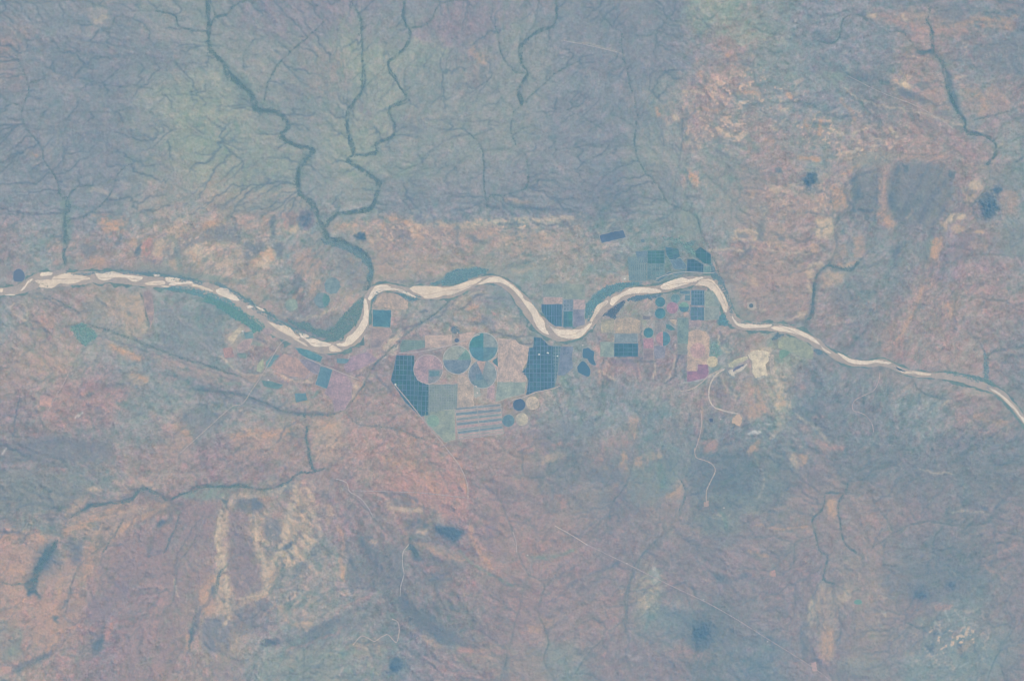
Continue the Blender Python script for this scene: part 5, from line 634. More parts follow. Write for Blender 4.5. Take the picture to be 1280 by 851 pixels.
for fr, c_, hw, al_, pts in STREAK:
    cc = np.array(crom(fr(pts), .8)) ; n_ = len(cc)
    one = np.zeros((NH, NW)); x0, x1 = int(max(-PAD, cc[:, 0].min() - 20)), int(min(W + PAD, cc[:, 0].max() + 20)); y0, y1 = int(max(-PAD, cc[:, 1].min() - 20)), int(min(H + PAD, cc[:, 1].max() + 20))
    sl = (slice(y0 + PAD, y1 + PAD), slice(x0 + PAD, x1 + PAD)); o = np.zeros((y1 - y0, x1 - x0))
    sx = cc[:, 0] + 1.2 * samp(wxf, cc[:, 0], cc[:, 1]) - x0; sy = cc[:, 1] + 1.2 * samp(wyf, cc[:, 0], cc[:, 1]) - y0
    ok = (sx > 0) & (sx < o.shape[1] - 1) & (sy > 0) & (sy < o.shape[0] - 1)
    np.maximum.at(o, (sy[ok].astype(int), sx[ok].astype(int)), 1.0)
    n = blur(o, max(.7, hw * .6)); al_ *= .5 if (c_ == 'W' and fr is C8) else 1; n = np.clip(n / max(n.max(), 1e-6) * 1.5, 0, 1)
    n = np.clip(n * (1 + (.28 * S2[sl] + .28 * M1[sl] + .2 * M2[sl]) * min(1, hw / 2)), 0, 1) * al_
    T[sl] += n[..., None] * (np.array(SC[c_], float) - T[sl])
# rocky outcrops: scattered sandy flecks where the photograph has them
ROCK = [(930,115,55,25,1),(900,160,50,22,.9),(1030,165,55,18,1.1),(1085,185,45,12,.9),(850,145,18,14,.8),(870,220,12,10,.6),(1000,250,60,30,.6),(1130,100,20,10,.5),(960,310,40,25,.4),(140,280,25,16,.8),(240,300,50,28,.8),(330,320,30,22,.7),(500,290,60,16,.7),(640,281,80,8,1.),(780,290,40,10,.5),
 (1190,800,35,28,1.2),(900,640,20,12,.5),(1020,275,25,20,.6),(60,310,30,20,.4),(560,300,50,15,.5),(380,640,25,40,.7),(800,730,22,28,.6),(330,660,30,50,.5),(340,740,60,40,.4),(980,480,15,35,.6),(1080,150,25,12,.6),(1230,200,30,12,.4),(980,120,25,12,.6),(90,660,80,25,.35),(430,580,60,30,.35),(1210,60,60,14,.4),(280,340,60,16,.3)]
rk = np.zeros((NH, NW))
for x, y, sx, sy, a in ROCK: rk = np.maximum(rk, a * np.exp(-.5 * (((XX - x) / sx) ** 2 + ((YY - y) / sy) ** 2) * 1.4))
n1 = .55 * wn(1.9) + .45 * S2 + .35 * wn(1.0) + .55 * F1 + .3 * M3
fl = smooth(.75, 1.7, n1) * rk
T += fl[..., None] * .72 * (np.array((212., 188, 172)) - T)
n2 = blur(rng.standard_normal((NH, NW)), 1.2) * 4; n2 = .7 * n2 + .5 * S1 + .3 * F3
fd = smooth(.8, 2.2, n2) * (.42 + .5 * rk)
T += fd[..., None] * .4 * (np.array((112., 140, 158)) - T)

# drainage: least-cost growth from the drawn valleys upstream gives the fine branching
hs = 2
gh, gw = NH // hs, NW // hs
cost = np.exp(.55 * spec_noise(.9, lo=.03, shape=(gh, gw)) + .4 * rng.standard_normal((gh, gw)))
dirx = dxf[::hs, ::hs][:gh, :gw].ravel().tolist(); diry = dyf[::hs, ::hs][:gh, :gw].ravel().tolist()
costl = cost.ravel().tolist()
INF = 1e18; dist = [INF] * (gh * gw); par = [-1] * (gh * gw); heap = []
def seed(x, y, d0):
    i, j = int((y + PAD) / hs), int((x + PAD) / hs)
    if 0 <= i < gh and 0 <= j < gw:
        k = i * gw + j
        if dist[k] > d0: dist[k] = d0; heapq.heappush(heap, (d0, k))
vals = []
for wgt, wid, pts in VALLEY:
    c = crom(pts, 1.0); vals.append((wgt, wid, c))
    for x, y in c[::2]: seed(x, y, 0.)
rc = crom([(a, b) for a, b, w in RIVER], 1.0)
for x, y in rc[::2]: seed(x, y, 0.)
for x in range(-PAD, W + PAD, 45): seed(x + random.uniform(0, 40), -PAD + 1, 0); seed(x + random.uniform(0, 40), H + PAD - 2, 0)
nb = [(-1, 0, 1.), (1, 0, 1.), (0, -1, 1.), (0, 1, 1.), (-1, -1, 1.414), (-1, 1, 1.414), (1, -1, 1.414), (1, 1, 1.414)]
order = []
while heap:
    d, k = heapq.heappop(heap)
    if d > dist[k]: continue
    order.append(k)
    i, j = divmod(k, gw); cx, cy = dirx[k], diry[k]
    for di, dj, L in nb:
        a, b = i + di, j + dj
        if 0 <= a < gh and 0 <= b < gw:
            q = a * gw + b
            al = abs(cx * dj + cy * di) / L
            nd = d + L * costl[q] * (.25 + 1.9 * (1 - al) if a < 165 and b < 460 else .6 + 1.0 * (1 - al))
            if nd < dist[q]: dist[q] = nd; par[q] = k; heapq.heappush(heap, (nd, q))
acc = [1.0] * (gh * gw)
for k in reversed(order):
    if par[k] >= 0: acc[par[k]] += acc[k]
zf = [0.0] * (gh * gw)
for k in order:
    p_ = par[k]
    if p_ >= 0: zf[k] = zf[p_] + acc[k] ** -.38 * (1.4 if abs(k - p_) not in (1, gw) else 1.0)
zf = np.array(zf).reshape(gh, gw) * hs * PX
la = np.log(np.array(acc)).reshape(gh, gw)
la = np.where(np.array(dist).reshape(gh, gw) == 0, 0, la)
def splat(x, y, v, out):
    ok = (x > -PAD) & (x < W + PAD - 2) & (y > -PAD) & (y < H + PAD - 2)
    x, y, v = x[ok] + PAD, y[ok] + PAD, v[ok]
    x0 = x.astype(int); y0 = y.astype(int); fx = x - x0; fy = y - y0
    for a, b, w in ((0, 0, (1 - fx) * (1 - fy)), (1, 0, fx * (1 - fy)), (0, 1, (1 - fx) * fy), (1, 1, fx * fy)): np.maximum.at(out, (y0 + b, x0 + a), v * w * 1.6)
# draw each link of the tree as points, so that it shows as a thin line
ks = np.array(order); pk = np.array(par)[ks]; lv = la.ravel()[ks]
sel = (pk >= 0) & (lv > 2.1); ks, pk, lv = ks[sel], pk[sel], lv[sel]
jx = 1.3 * blur(rng.standard_normal((gh, gw)), 1).ravel() * 2; jy = 1.3 * blur(rng.standard_normal((gh, gw)), 1).ravel() * 2
gxk = (ks % gw) * hs + jx[ks]; gyk = (ks // gw) * hs + jy[ks]; gxp = (pk % gw) * hs + jx[pk]; gyp = (pk // gw) * hs + jy[pk]
net = np.zeros((NH, NW))
for t in (0, .25, .5, .75):
    splat(gxk * (1 - t) + gxp * t - PAD, gyk * (1 - t) + gyp * t - PAD, smooth(2.0, 5.4, lv), net)
net = np.clip(blur(net, .62) * 1.6, 0, 1)
dens = np.full((NH, NW), .42); dens = np.where((YY < 265) & (XX < 860), 1.0, dens); dens = np.where((YY > 600) & (XX > 640), .5, dens); dens = blur(dens, 12)
# drawn valleys
val = np.zeros((NH, NW)); vw = np.zeros((NH, NW))
def wander(n, s, a):
    r_ = int(s * 3); k = np.exp(-.5 * (np.arange(-r_, r_ + 1) / s) ** 2); k /= np.sqrt((k ** 2).sum())
    return a * np.stack([np.convolve(rng.standard_normal(n + 2 * r_), k, 'valid') for _ in (0, 1)], 1)
strands = []
for wgt, wid, c in vals:
    c0 = np.array(c); x0, x1 = int(max(-PAD, c0[:, 0].min() - 24)), int(min(W + PAD, c0[:, 0].max() + 24)); y0, y1 = int(max(-PAD, c0[:, 1].min() - 24)), int(min(H + PAD, c0[:, 1].max() + 24))
    sl = (slice(y0 + PAD, y1 + PAD), slice(x0 + PAD, x1 + PAD)); full = np.zeros((NH, NW))
    for kk in range(1 if wid < 1.4 else 2 if wid < 2 else 3):
        cc = c0 + wander(len(c0), 2.5, .35) + wander(len(c0), 7, .55 + .45 * wid * (kk > 0))
        strands.append((wgt, wid, cc))
        tp = .45 + .55 * np.clip(np.arange(len(cc)) / max(60., .45 * len(cc)), 0, 1); tp = np.concatenate([tp, .5 * (tp[1:] + tp[:-1])])
        one = np.zeros((NH, NW)); cd = np.concatenate([cc, .5 * (cc[1:] + cc[:-1])])
        splat(cd[:, 0], cd[:, 1], tp * np.clip(.75 + .3 * np.concatenate([wander(len(cc), 4, 1)[:, 0], wander(len(cc) - 1, 4, 1)[:, 0]]), .15, 1.2), one)
        o = one[sl]; n = blur(o, max(.7, wid * .42)); full[sl] = np.maximum(full[sl], np.clip(n / max(n.max(), 1e-6) * 1.9, 0, 1))
    val[sl] = np.maximum(val[sl], full[sl] * min(1, wgt * 1.15))
    vw[sl] = np.maximum(vw[sl], np.clip(blur(np.minimum(full[sl], .6), wid * 2.2) * 1.3, 0, 1) * wgt)
val *= np.clip(.85 + .3 * M2 + .2 * M1, .2, 1.2)
T += (net * dens * .54)[..., None] * (np.array((104., 130, 148)) - T)
T += (np.clip(vw, 0, 1) * .30)[..., None] * (np.array((118., 146, 153)) - T)
T += (np.clip(val, 0, 1) * .64)[..., None] * (np.array((94., 124, 138)) - T)

# river corridor: grey silt and bank scrub under the sheets
ra = np.array(RIVER, float)
cor = np.zeros((NH, NW)); rw = np.array(crom(ra, 1.0)) if False else None
rp = np.array([tuple(q) for q in crom([tuple(r) for r in RIVER], 1.0)])
one = np.zeros((NH, NW)); splat(rp[:, 0], rp[:, 1], np.ones(len(rp)), one)
cor = np.clip(blur(one, 7) * 14, 0, 1)
T += (cor * .3)[..., None] * (np.array((134., 151, 160)) - T)
# valley flats keep relief away from the farms and the river
flat = np.clip(blur(one, 16) * 40, 0, 1)

Tb = blur(T, 10); T = Tb + 1.2 * (T - Tb) + (smooth(380, 560, YY) * smooth(760, 560, XX))[..., None] * np.array((2., -1, -1.)) + (smooth(430, 560, YY) * smooth(600, 820, XX))[..., None] * np.array((-4.5, -.5, 1.))
for nm_, dn_, c_, p_ in WOODS:
    mk = poly_mask(p_, XX + 1.0 * wxf, YY + 1.0 * wyf).astype(float); mk = blur(mk, .8) * .85 * min(1, dn_)
    T += (mk * np.clip(.9 + .16 * M1 + .12 * M2, .3, 1))[..., None] * (np.array(c_, float) + (5, 5, 3) - T)
# ---- heights in metres
rug = np.full((NH, NW), .07); rug = np.where((YY < 262) & (XX < 850), .05, rug); rug = np.where((YY > 590) & (XX < 640), .095, rug); rug = np.where((XX > 850) & (YY < 300), .06, rug); rug = np.where((YY > 262) & (YY < 335) & (XX < 720), .07, rug)
rug = blur(rug, 14)
zfu = np.zeros((NH, NW)); zx = np.clip((XX + PAD) / hs - .5, 0, gw - 1.01); zy = np.clip((YY + PAD) / hs - .5, 0, gh - 1.01); i0 = zy.astype(int); j0 = zx.astype(int); fy = zy - i0; fx = zx - j0
zfu = (zf[i0, j0] * (1 - fx) + zf[i0, j0 + 1] * fx) * (1 - fy) + (zf[i0 + 1, j0] * (1 - fx) + zf[i0 + 1, j0 + 1] * fx) * fy
zfu = blur(zfu, .8); zfu = zfu - .85 * blur(zfu, 14)
Z = rug * zfu * 1.35 * np.exp(.5 * np.clip(F3, -2, 1.6))  + 20 * ni(1.9, lo=.006) + 6 * F1 + 1.0 * M1 + 1.0 * S1 + 1.4 * S2 + 3 * S3 + 2 * M2
for x, y, r, h in HILLS:
    d = np.sqrt((XX - x + 1.2 * wxf) ** 2 + (YY - y + 1.2 * wyf) ** 2) / r
    b = np.exp(-d ** 2 * .9) * (1 + .2 * F1 + .15 * M2)
    Z += h * b
    if r < 16:
        T += (np.clip(b, 0, 1) * .75)[..., None] * (np.array((97., 127, 150)) - T)
Z -= 9 * net * dens + 16 * np.clip(val, 0, 1) + 10 * vw

# ------------------------------------------------------------------ materials
def mat_nodes(name):
    m = bpy.data.materials.new(name); m.use_nodes = True; nt = m.node_tree; b = nt.nodes['Principled BSDF']
    b.inputs['Roughness'].default_value = .95; b.inputs['Specular IOR Level'].default_value = .12
    return m, nt, b
_mc = {}
def surf(colour, kind='soil'):
    """matt surface seen through the air as 'colour', with uneven growth or grain"""
    key = (tuple(int(v) for v in colour), kind)
    if key in _mc: return _mc[key]
    m, nt, b = mat_nodes(kind); a = alb(colour)
    geo = nt.nodes.new('ShaderNodeNewGeometry')
    amp, s1, s2 = dict(soil=(.26, 1 / 420., 1 / 95.), crop=(.36, 1 / 320., 1 / 75.), tree=(.4, 1 / 260., 1 / 45.), sand=(.18, 1 / 330., 1 / 70.), water=(.05, 1 / 900., 1 / 200.), road=(.12, 1 / 300., 1 / 90.), roof=(.06, 1 / 60., 1 / 9.))[kind]
    tot = None; cm = None
    for sc, wt in ((s1, .6), (s2, .4)):
        n = nt.nodes.new('ShaderNodeTexNoise'); n.inputs['Scale'].default_value = sc; n.inputs['Detail'].default_value = 4; n.inputs['Roughness'].default_value = .62
        nt.links.new(geo.outputs['Position'], n.inputs['Vector'])
        mr = nt.nodes.new('ShaderNodeMapRange'); mr.inputs['From Min'].default_value = .25; mr.inputs['From Max'].default_value = .75
        mr.inputs['To Min'].default_value = 1 - amp * 2 * wt; mr.inputs['To Max'].default_value = 1 + amp * 2 * wt; nt.links.new(n.outputs[0], mr.inputs['Value'])
        if tot is None: tot = mr.outputs[0]
        else:
            mu = nt.nodes.new('ShaderNodeMath'); mu.operation = 'MULTIPLY'; nt.links.new(tot, mu.inputs[0]); nt.links.new(mr.outputs[0], mu.inputs[1]); tot = mu.outputs[0]
    mx = nt.nodes.new('ShaderNodeVectorMath'); mx.operation = 'SCALE'; mx.inputs[0].default_value = tuple(a); nt.links.new(tot, mx.inputs['Scale'])
    nt.links.new(mx.outputs[0], b.inputs['Base Color'])
    if kind == 'water': b.inputs['Roughness'].default_value = .25; b.inputs['Specular IOR Level'].default_value = .5
    _mc[key] = m; return m
def attr_mat(name, fine=True):
    m, nt, b = mat_nodes(name); at = nt.nodes.new('ShaderNodeAttribute'); at.attribute_name = 'soil'
    geo = nt.nodes.new('ShaderNodeNewGeometry'); n = nt.nodes.new('ShaderNodeTexNoise'); n.inputs['Scale'].default_value = 1 / 70.; n.inputs['Detail'].default_value = 3; n.inputs['Roughness'].default_value = .65
    nt.links.new(geo.outputs['Position'], n.inputs['Vector'])
    mr = nt.nodes.new('ShaderNodeMapRange'); mr.inputs['From Min'].default_value = .25; mr.inputs['From Max'].default_value = .75; mr.inputs['To Min'].default_value = .84; mr.inputs['To Max'].default_value = 1.16
    nt.links.new(n.outputs[0], mr.inputs['Value']); mx = nt.nodes.new('ShaderNodeVectorMath'); mx.operation = 'SCALE'
    nt.links.new(at.outputs['Color'], mx.inputs[0]); nt.links.new(mr.outputs[0], mx.inputs['Scale']); nt.links.new(mx.outputs[0], b.inputs['Base Color'])
    return m

# ------------------------------------------------------------------ mesh helpers
def link(name, me, parent=None, m=None, loc=None):
    o = bpy.data.objects.new(name, me); COL.objects.link(o)
    if m is not None: me.materials.append(m)
    if parent is not None: o.parent = parent
    if loc: o.location = loc
    return o
def tag(o, label=None, cat=None, group=None, kind=None):
    for k, v in (('label', label), ('category', cat), ('group', group), ('kind', kind)):
        if v: o[k] = v
    return o
def area2(p): return sum(p[i][0] * p[(i + 1) % len(p)][1] - p[(i + 1) % len(p)][0] * p[i][1] for i in range(len(p)))
def prism(polys, z0, z1, org):
    """slabs from outlines in photograph pixels, relative to org"""
    vs, fs = [], []
    for p in polys:
        q = [(wx(x) - org[0], wy(y) - org[1]) for x, y in p]
        if area2(q) < 0: q = q[::-1]
        n = len(q); b = len(vs)
        vs += [(x, y, z1) for x, y in q] + [(x, y, z0) for x, y in q]
        fs.append(list(range(b, b + n)))
        for i in range(n):
            j = (i + 1) % n; fs.append((b + j, b + i, b + n + i, b + n + j))
    me = bpy.data.meshes.new('slab'); me.from_pydata(vs, [], fs); me.update(); return me
def clip_rect(poly, x0, y0, x1, y1):
    for ax, v, s in ((0, x0, 1), (0, x1, -1), (1, y0, 1), (1, y1, -1)):
        out = []; n = len(poly)
        for i in range(n):
            a, b = poly[i], poly[(i + 1) % n]; da, db = s * (a[ax] - v), s * (b[ax] - v)
            if da >= 0: out.append(a)
            if (da >= 0) != (db >= 0):
                t = da / (da - db); out.append((a[0] + (b[0] - a[0]) * t, a[1] + (b[1] - a[1]) * t))
        poly = out
        if len(poly) < 3: return []
    return poly
def grow(p, d):
    """outline moved outwards by d pixels"""
    if area2(p) < 0: p = p[::-1]
    n = len(p); out = []
    for i in range(n):
        a, b, c = np.array(p[i - 1]), np.array(p[i]), np.array(p[(i + 1) % n])
        e1 = (b - a) / max(np.linalg.norm(b - a), 1e-6); e2 = (c - b) / max(np.linalg.norm(c - b), 1e-6)
        nn = np.array((e1[1] + e2[1], -e1[0] - e2[0])); l = np.linalg.norm(nn)
        nn = nn / l if l > 1e-6 else np.array((e1[1], -e1[0])); k = 1 / max(.5, nn[0] * e1[1] - nn[1] * e1[0])
        out.append(tuple(b + nn * d * min(k, 1.6)))
    return out
def wobble(p, amp=.35, step=3.0):
    """hand-laid field edges are never quite straight"""
    out = []; n = len(p)
    for i in range(n):
        a, b = np.array(p[i], float), np.array(p[(i + 1) % n], float); k = max(1, int(np.linalg.norm(b - a) / step))
        for t in range(k):
            q = a + (b - a) * t / k
            out.append(tuple(q + (rng.normal(0, amp, 2) * (.5 if t == 0 else 1))))
    return out
def centre(p): return (sum(x for x, y in p) / len(p), sum(y for x, y in p) / len(p))
FOOT = []                                              # everything that needs level ground under it
def root(name, label, cat, c, group=None):
    o = bpy.data.objects.new(name, None); COL.objects.link(o); o.location = (wx(c[0]), wy(c[1]), 0); o.empty_display_size = 50
    return tag(o, label, cat, group, 'thing')

# ------------------------------------------------------------------ fields
def mix(a, b, t): return tuple(x + (y - x) * t for x, y in zip(a, b))
for (c, r, rim, secs, label, g) in PIVOTS:
    if r <= 0: continue
    o = root('pivot_field', label, 'field', c, PG[g]); org = (wx(c[0]), wy(c[1]))
    faint = g == 3
    N = 56
    ring = [(c[0] + (r + (1.0 if r > 12 else .45)) * math.cos(2 * math.pi * k / N), c[1] + (r + (1.0 if r > 12 else .45)) * math.sin(2 * math.pi * k / N)) for k in range(N)]
    if not faint: link('track_ring', prism([ring], -3, 10.5, org), o, surf(mix(rim, (185, 188, 186), .5 if r > 12 else .1), 'soil'))
    for a0, a1, colr in secs:
        n = max(6, int((a1 - a0) / 6)); wob = rng.normal(0, .12 if not faint else .5, n + 1)
        p = [(c[0] + (r + wob[k]) * math.cos(math.radians(a0 + (a1 - a0) * k / n)), c[1] - (r + wob[k]) * math.sin(math.radians(a0 + (a1 - a0) * k / n))) for k in range(n + 1)]
        if a1 - a0 < 359: p.append(c)
        else: p = p[:-1]
        link('crop_sector', prism([p], -2, 11.5 + .02 * (a0 % 97), org), o, surf(colr, 'crop'))
    if label.startswith('large round mauve-pink'):
        link('crop_patch', prism([[(c[0] + 1.5, c[1] + 2), (c[0] + 14, c[1] + 2), (c[0] + 14, c[1] + 8.5), (c[0] + 1.5, c[1] + 9)]], 9, 18, org), o, surf((112, 146, 160), 'crop'))
    if label.startswith('large round pivot field, grey-green'):
        link('crop_patch', prism([[(c[0] + 1, c[1] - 1), (c[0] + 8, c[1] - 9), (c[0] + 15, c[1] - 6), (c[0] + 16.4, c[1] - 1)]], 9, 18, org), o, surf((122, 156, 158), 'crop'))
    if label.startswith('large round pivot field with a pink'):
        link('crop_patch', prism([[(c[0] - 9, c[1] + 0), (c[0] - 2, c[1] - 1), (c[0] + 1, c[1] + 6), (c[0] - 7, c[1] + 8)]], 9, 18, org), o, surf((112, 142, 160), 'crop'))
    FOOT.append((ring, 2))
for fi, (label, p, colr, rim) in enumerate(FIELDS):
    c = centre(p); org = (wx(c[0]), wy(c[1])); o = root('crop_field', label, 'field', c)
    p = wobble(p, .25)
    if rim: link('field_track', prism([grow(p, .55)], -3, 4 + .06 * fi, org), o, surf(rim, 'soil'))
    link('crop', prism([p], -2, 7 + .04 * fi, org), o, surf(colr, 'crop'))
    FOOT.append((p, 1.5))
p, colr = STRIPES
c = centre(p); org = (wx(c[0]), wy(c[1])); o = root('striped_field', 'field of alternating pink and blue-green strips south of the round fields', 'field', c)
link('field_track', prism([grow(p, .4)], -3, 5, org), o, surf((162, 164, 166), 'soil'))
tl, tr, br, bl = [np.array(q) for q in p]
bands = [(0.02,.07,(128,148,162)),(.10,.14,(176,162,166)),(.17,.25,(116,143,160)),(.27,.31,(174,162,166)),(.34,.40,(132,154,162)),(.42,.46,(180,162,166)),(.49,.56,(118,145,160)),(.58,.66,(174,158,165)),(.68,.72,(138,156,164)),(.75,.82,(116,145,160)),(.84,.88,(178,162,166)),(.93,.98,(182,162,166))]
for t0, t1, cc in bands:
    for u0, u1 in ((.01, .47), (.49, .99)):
        q = [tl * (1 - t0) + bl * t0, tr * (1 - t0) + br * t0, tr * (1 - t1) + br * t1, tl * (1 - t1) + bl * t1]
        L = lambda a, b, u: tuple(a + (b - a) * u)
        link('crop_strip', prism([wobble([L(q[0], q[1], u0), L(q[0], q[1], u1), L(q[3], q[2], u1), L(q[3], q[2], u0)], .12)], -2, 8, org), o, surf(mix(cc, (150, 155, 163), rng.random() * .35), 'crop'))
FOOT.append((p, 2))
for label, p, soil, tree, cell, gap, tilt in ORCH and [(a, b, c_, d_, e_, f_, g_) for a, b, c_, d_, e_, f_, g_ in [(x[0], x[1], x[2], x[3], x[4], x[5], x[6]) for x in ORCH]]:
    c = centre(p); org = (wx(c[0]), wy(c[1])); o = root('orchard', label, 'orchard', c)
    link('soil', prism([wobble(grow(p, .3), .2)], -3, 5, org), o, surf(mix(soil, tree, .38), 'soil'))
    ca, sa = math.cos(math.radians(tilt)), math.sin(math.radians(tilt))
    rot = [((x - c[0]) * ca - (y - c[1]) * sa, (x - c[0]) * sa + (y - c[1]) * ca) for x, y in p]
    xs = [q[0] for q in rot]; ys = [q[1] for q in rot]; x0, y0 = min(xs), min(ys)
    cx, cy = cell
    nx, ny = int(math.ceil((max(xs) - x0) / cx)), int(math.ceil((max(ys) - y0) / cy))
    blocks = []
    for i in range(nx):
        for j in range(ny):
            r_ = clip_rect(rot, x0 + i * cx + gap[0] / 2, y0 + j * cy + gap[1] / 2, x0 + (i + 1) * cx - gap[0] / 2, y0 + (j + 1) * cy - gap[1] / 2)
            if len(r_) > 2 and abs(area2(r_)) > 1.2: blocks.append(r_)
    blocks.sort(key=lambda b: -abs(area2(b)))
    inv = lambda b: [(x * ca + y * sa + c[0], -x * sa + y * ca + c[1]) for x, y in b]
    for b in blocks[:100]:
        t = rng.random(); cc = mix((tree[0] - 3, tree[1] + 7, tree[2] - 4) if tree[2] - tree[1] > 22 else tree, soil, .0 + .24 * t * t); cc = tuple(round(v / 4) * 4 for v in cc)
        link('tree_block', prism([wobble(inv(b), .1, 9)], 0, 9.5 + 2 * t, org), o, surf(cc, 'tree'))
    if len(blocks) > 100:
        q = link('tree_block', prism([inv(b) for b in blocks[100:]], 0, 10, org), o, surf(tree, 'tree')); q['kind'] = 'stuff'
    FOOT.append((p, 2))
for label, p, colr, small in PONDS:
    c = centre(p); org = (wx(c[0]), wy(c[1])); o = root('reservoir', label, 'reservoir', c)
    if len(p) > 5: p = [tuple(q) for q in crom(p + [p[0]], .6)[:-1]]
    link('bank', prism([grow(p, .7 if not small else .4)], -3, 5, org), o, surf((150, 160, 165), 'soil'))
    link('water', prism([p], -2, 7, org), o, surf(colr, 'water')); FOOT.append((p, 3))
for name, label, p, colr in BARE:
    c = centre(p); org = (wx(c[0]), wy(c[1]))
    if name == 'mine_spoil_heap':
        p = wobble(p, .45, 1.2); me = prism([p], -3, 14 + len(label) % 7, org)
        o = link(name, me, None, surf(colr, 'tree'), (org[0], org[1], 0)); tag(o, label, 'spoil heap')
    else:
        o = link(name, prism([wobble(p, .4, 1.6)], -3, 4.5, org), None, surf(colr, 'sand'), (org[0], org[1], 0)); tag(o, label, 'clearing', kind=None)
    FOOT.append((p, 2))
for name, label, p, colr in PITS:
    c = centre(p); org = (wx(c[0]), wy(c[1]))
    q = grow(p, -.8); n = len(p)
    P0 = [(wx(x) - org[0], wy(y) - org[1], 9) for x, y in p]; P1 = [(wx(x) - org[0], wy(y) - org[1], 6.2) for x, y in (q if area2(q) * area2(p) > 0 else q[::-1])]
    if area2(p) < 0: P0 = P0[::-1]
    o = link(name, prism([wobble(p, .2, 2)], -2, 7, org), None, surf(colr, 'soil'), (org[0], org[1], 0)); tag(o, label, 'mine pit')
    FOOT.append((p, 2))
for x, y, L, Wd, ang, label in SHEDS:
    o = root('farm_shed' if 'house' not in label else 'farmhouse', label, 'shed' if 'house' not in label else 'house', (x, y)); o.rotation_euler = (0, 0, math.radians(ang))
    o.location.z = 6
    l, w = L * PX * .45, Wd * PX * .45; h, rg = 9, 14
    me = bpy.data.meshes.new('w'); me.from_pydata([(-l,-w,0),(l,-w,0),(l,w,0),(-l,w,0),(-l,-w,h),(l,-w,h),(l,w,h),(-l,w,h),(-l,0,rg-.4),(l,0,rg-.4)], [], [(0,1,5,4),(2,3,7,6),(1,2,6,9,5),(3,0,4,8,7)]); link('wall', me, o, surf((185,185,182), 'roof'))
    e = 2.5; me = bpy.data.meshes.new('r'); me.from_pydata([(-l-e,-w-e,h-.5),(l+e,-w-e,h-.5),(l+e,0,rg),(-l-e,0,rg),(-l-e,w+e,h-.5),(l+e,w+e,h-.5),(-l-e,-w-e,h-1.5),(l+e,-w-e,h-1.5),(l+e,w+e,h-1.5),(-l-e,w+e,h-1.5)], [], [(0,1,2,3),(3,2,5,4),(0,6,7,1),(5,8,9,4),(1,7,8,5,2),(0,3,4,9,6)]); link('roof', me, o, surf((208,207,200) if ('white' in label or 'bright' in label) else (192,186,182), 'roof'))
    FOOT.append(([(x-2,y-2),(x+2,y-2),(x+2,y+2),(x-2,y+2)], 2))

# ------------------------------------------------------------------ level the ground where the farms lie, then build it
fm = np.zeros((NH, NW))
for p, m in FOOT:
    xs = [q[0] for q in p]; ys = [q[1] for q in p]
    sl = (slice(int(min(ys)) - 4 + PAD, int(max(ys)) + 6 + PAD), slice(int(min(xs)) - 4 + PAD, int(max(xs)) + 6 + PAD))
    g = grow(p, m); fm[sl] = np.maximum(fm[sl], poly_mask(g, XX[sl], YY[sl]))
fm = np.maximum(np.clip(blur(fm, 3) * 2.2, 0, 1), fm); fm = np.maximum(fm, flat)
Z *= 1 - fm
def zat(x, y): return samp(Z, x, y)
def axis(n0, lo, hi):
    inner = np.arange(lo, hi + 1) * 1.0; st = np.cumsum(1.0 * 1.42 ** np.arange(1, 23)); return np.concatenate([(lo - st)[::-1], inner, hi + st])
ax_, ay_ = axis(0, -PAD, W + PAD - 1), axis(0, -PAD, H + PAD - 1)
GX, GY = np.meshgrid(ax_, ay_)
far = np.clip(np.maximum.reduce([-PAD - GX, GX - (W + PAD - 1), -PAD - GY, GY - (H + PAD - 1)]) / 150., 0, 1)
TC = samp(T, GX, GY); TC = TC + far[..., None] * (np.array((150., 154, 163)) - TC)
ZZ = samp(Z, GX, GY) * (1 - far)
nr, nc = GX.shape
co = np.stack([(GX - W / 2) * PX, (H / 2 - GY) * PX, ZZ], -1).reshape(-1, 3).astype(np.float32)
idx = np.arange(nr * nc).reshape(nr, nc)
q = np.stack([idx[1:, :-1], idx[1:, 1:], idx[:-1, 1:], idx[:-1, :-1]], -1).reshape(-1, 4)
me = bpy.data.meshes.new('ground'); me.vertices.add(len(co)); me.vertices.foreach_set('co', co.ravel())
me.loops.add(q.size); me.loops.foreach_set('vertex_index', q.ravel().astype(np.int32)); me.polygons.add(len(q))
me.polygons.foreach_set('loop_start', np.arange(0, q.size, 4, dtype=np.int32)); me.update()
me.polygons.foreach_set('use_smooth', np.ones(len(q), bool))
at = me.color_attributes.new('soil', 'FLOAT_COLOR', 'POINT')
cc = np.ones((len(co), 4), np.float32); cc[:, :3] = alb(TC.reshape(-1, 3)); at.data.foreach_set('color', cc.ravel())
tag(link('ground', me, None, attr_mat('ground')), kind='structure')
print('ground built', len(co))

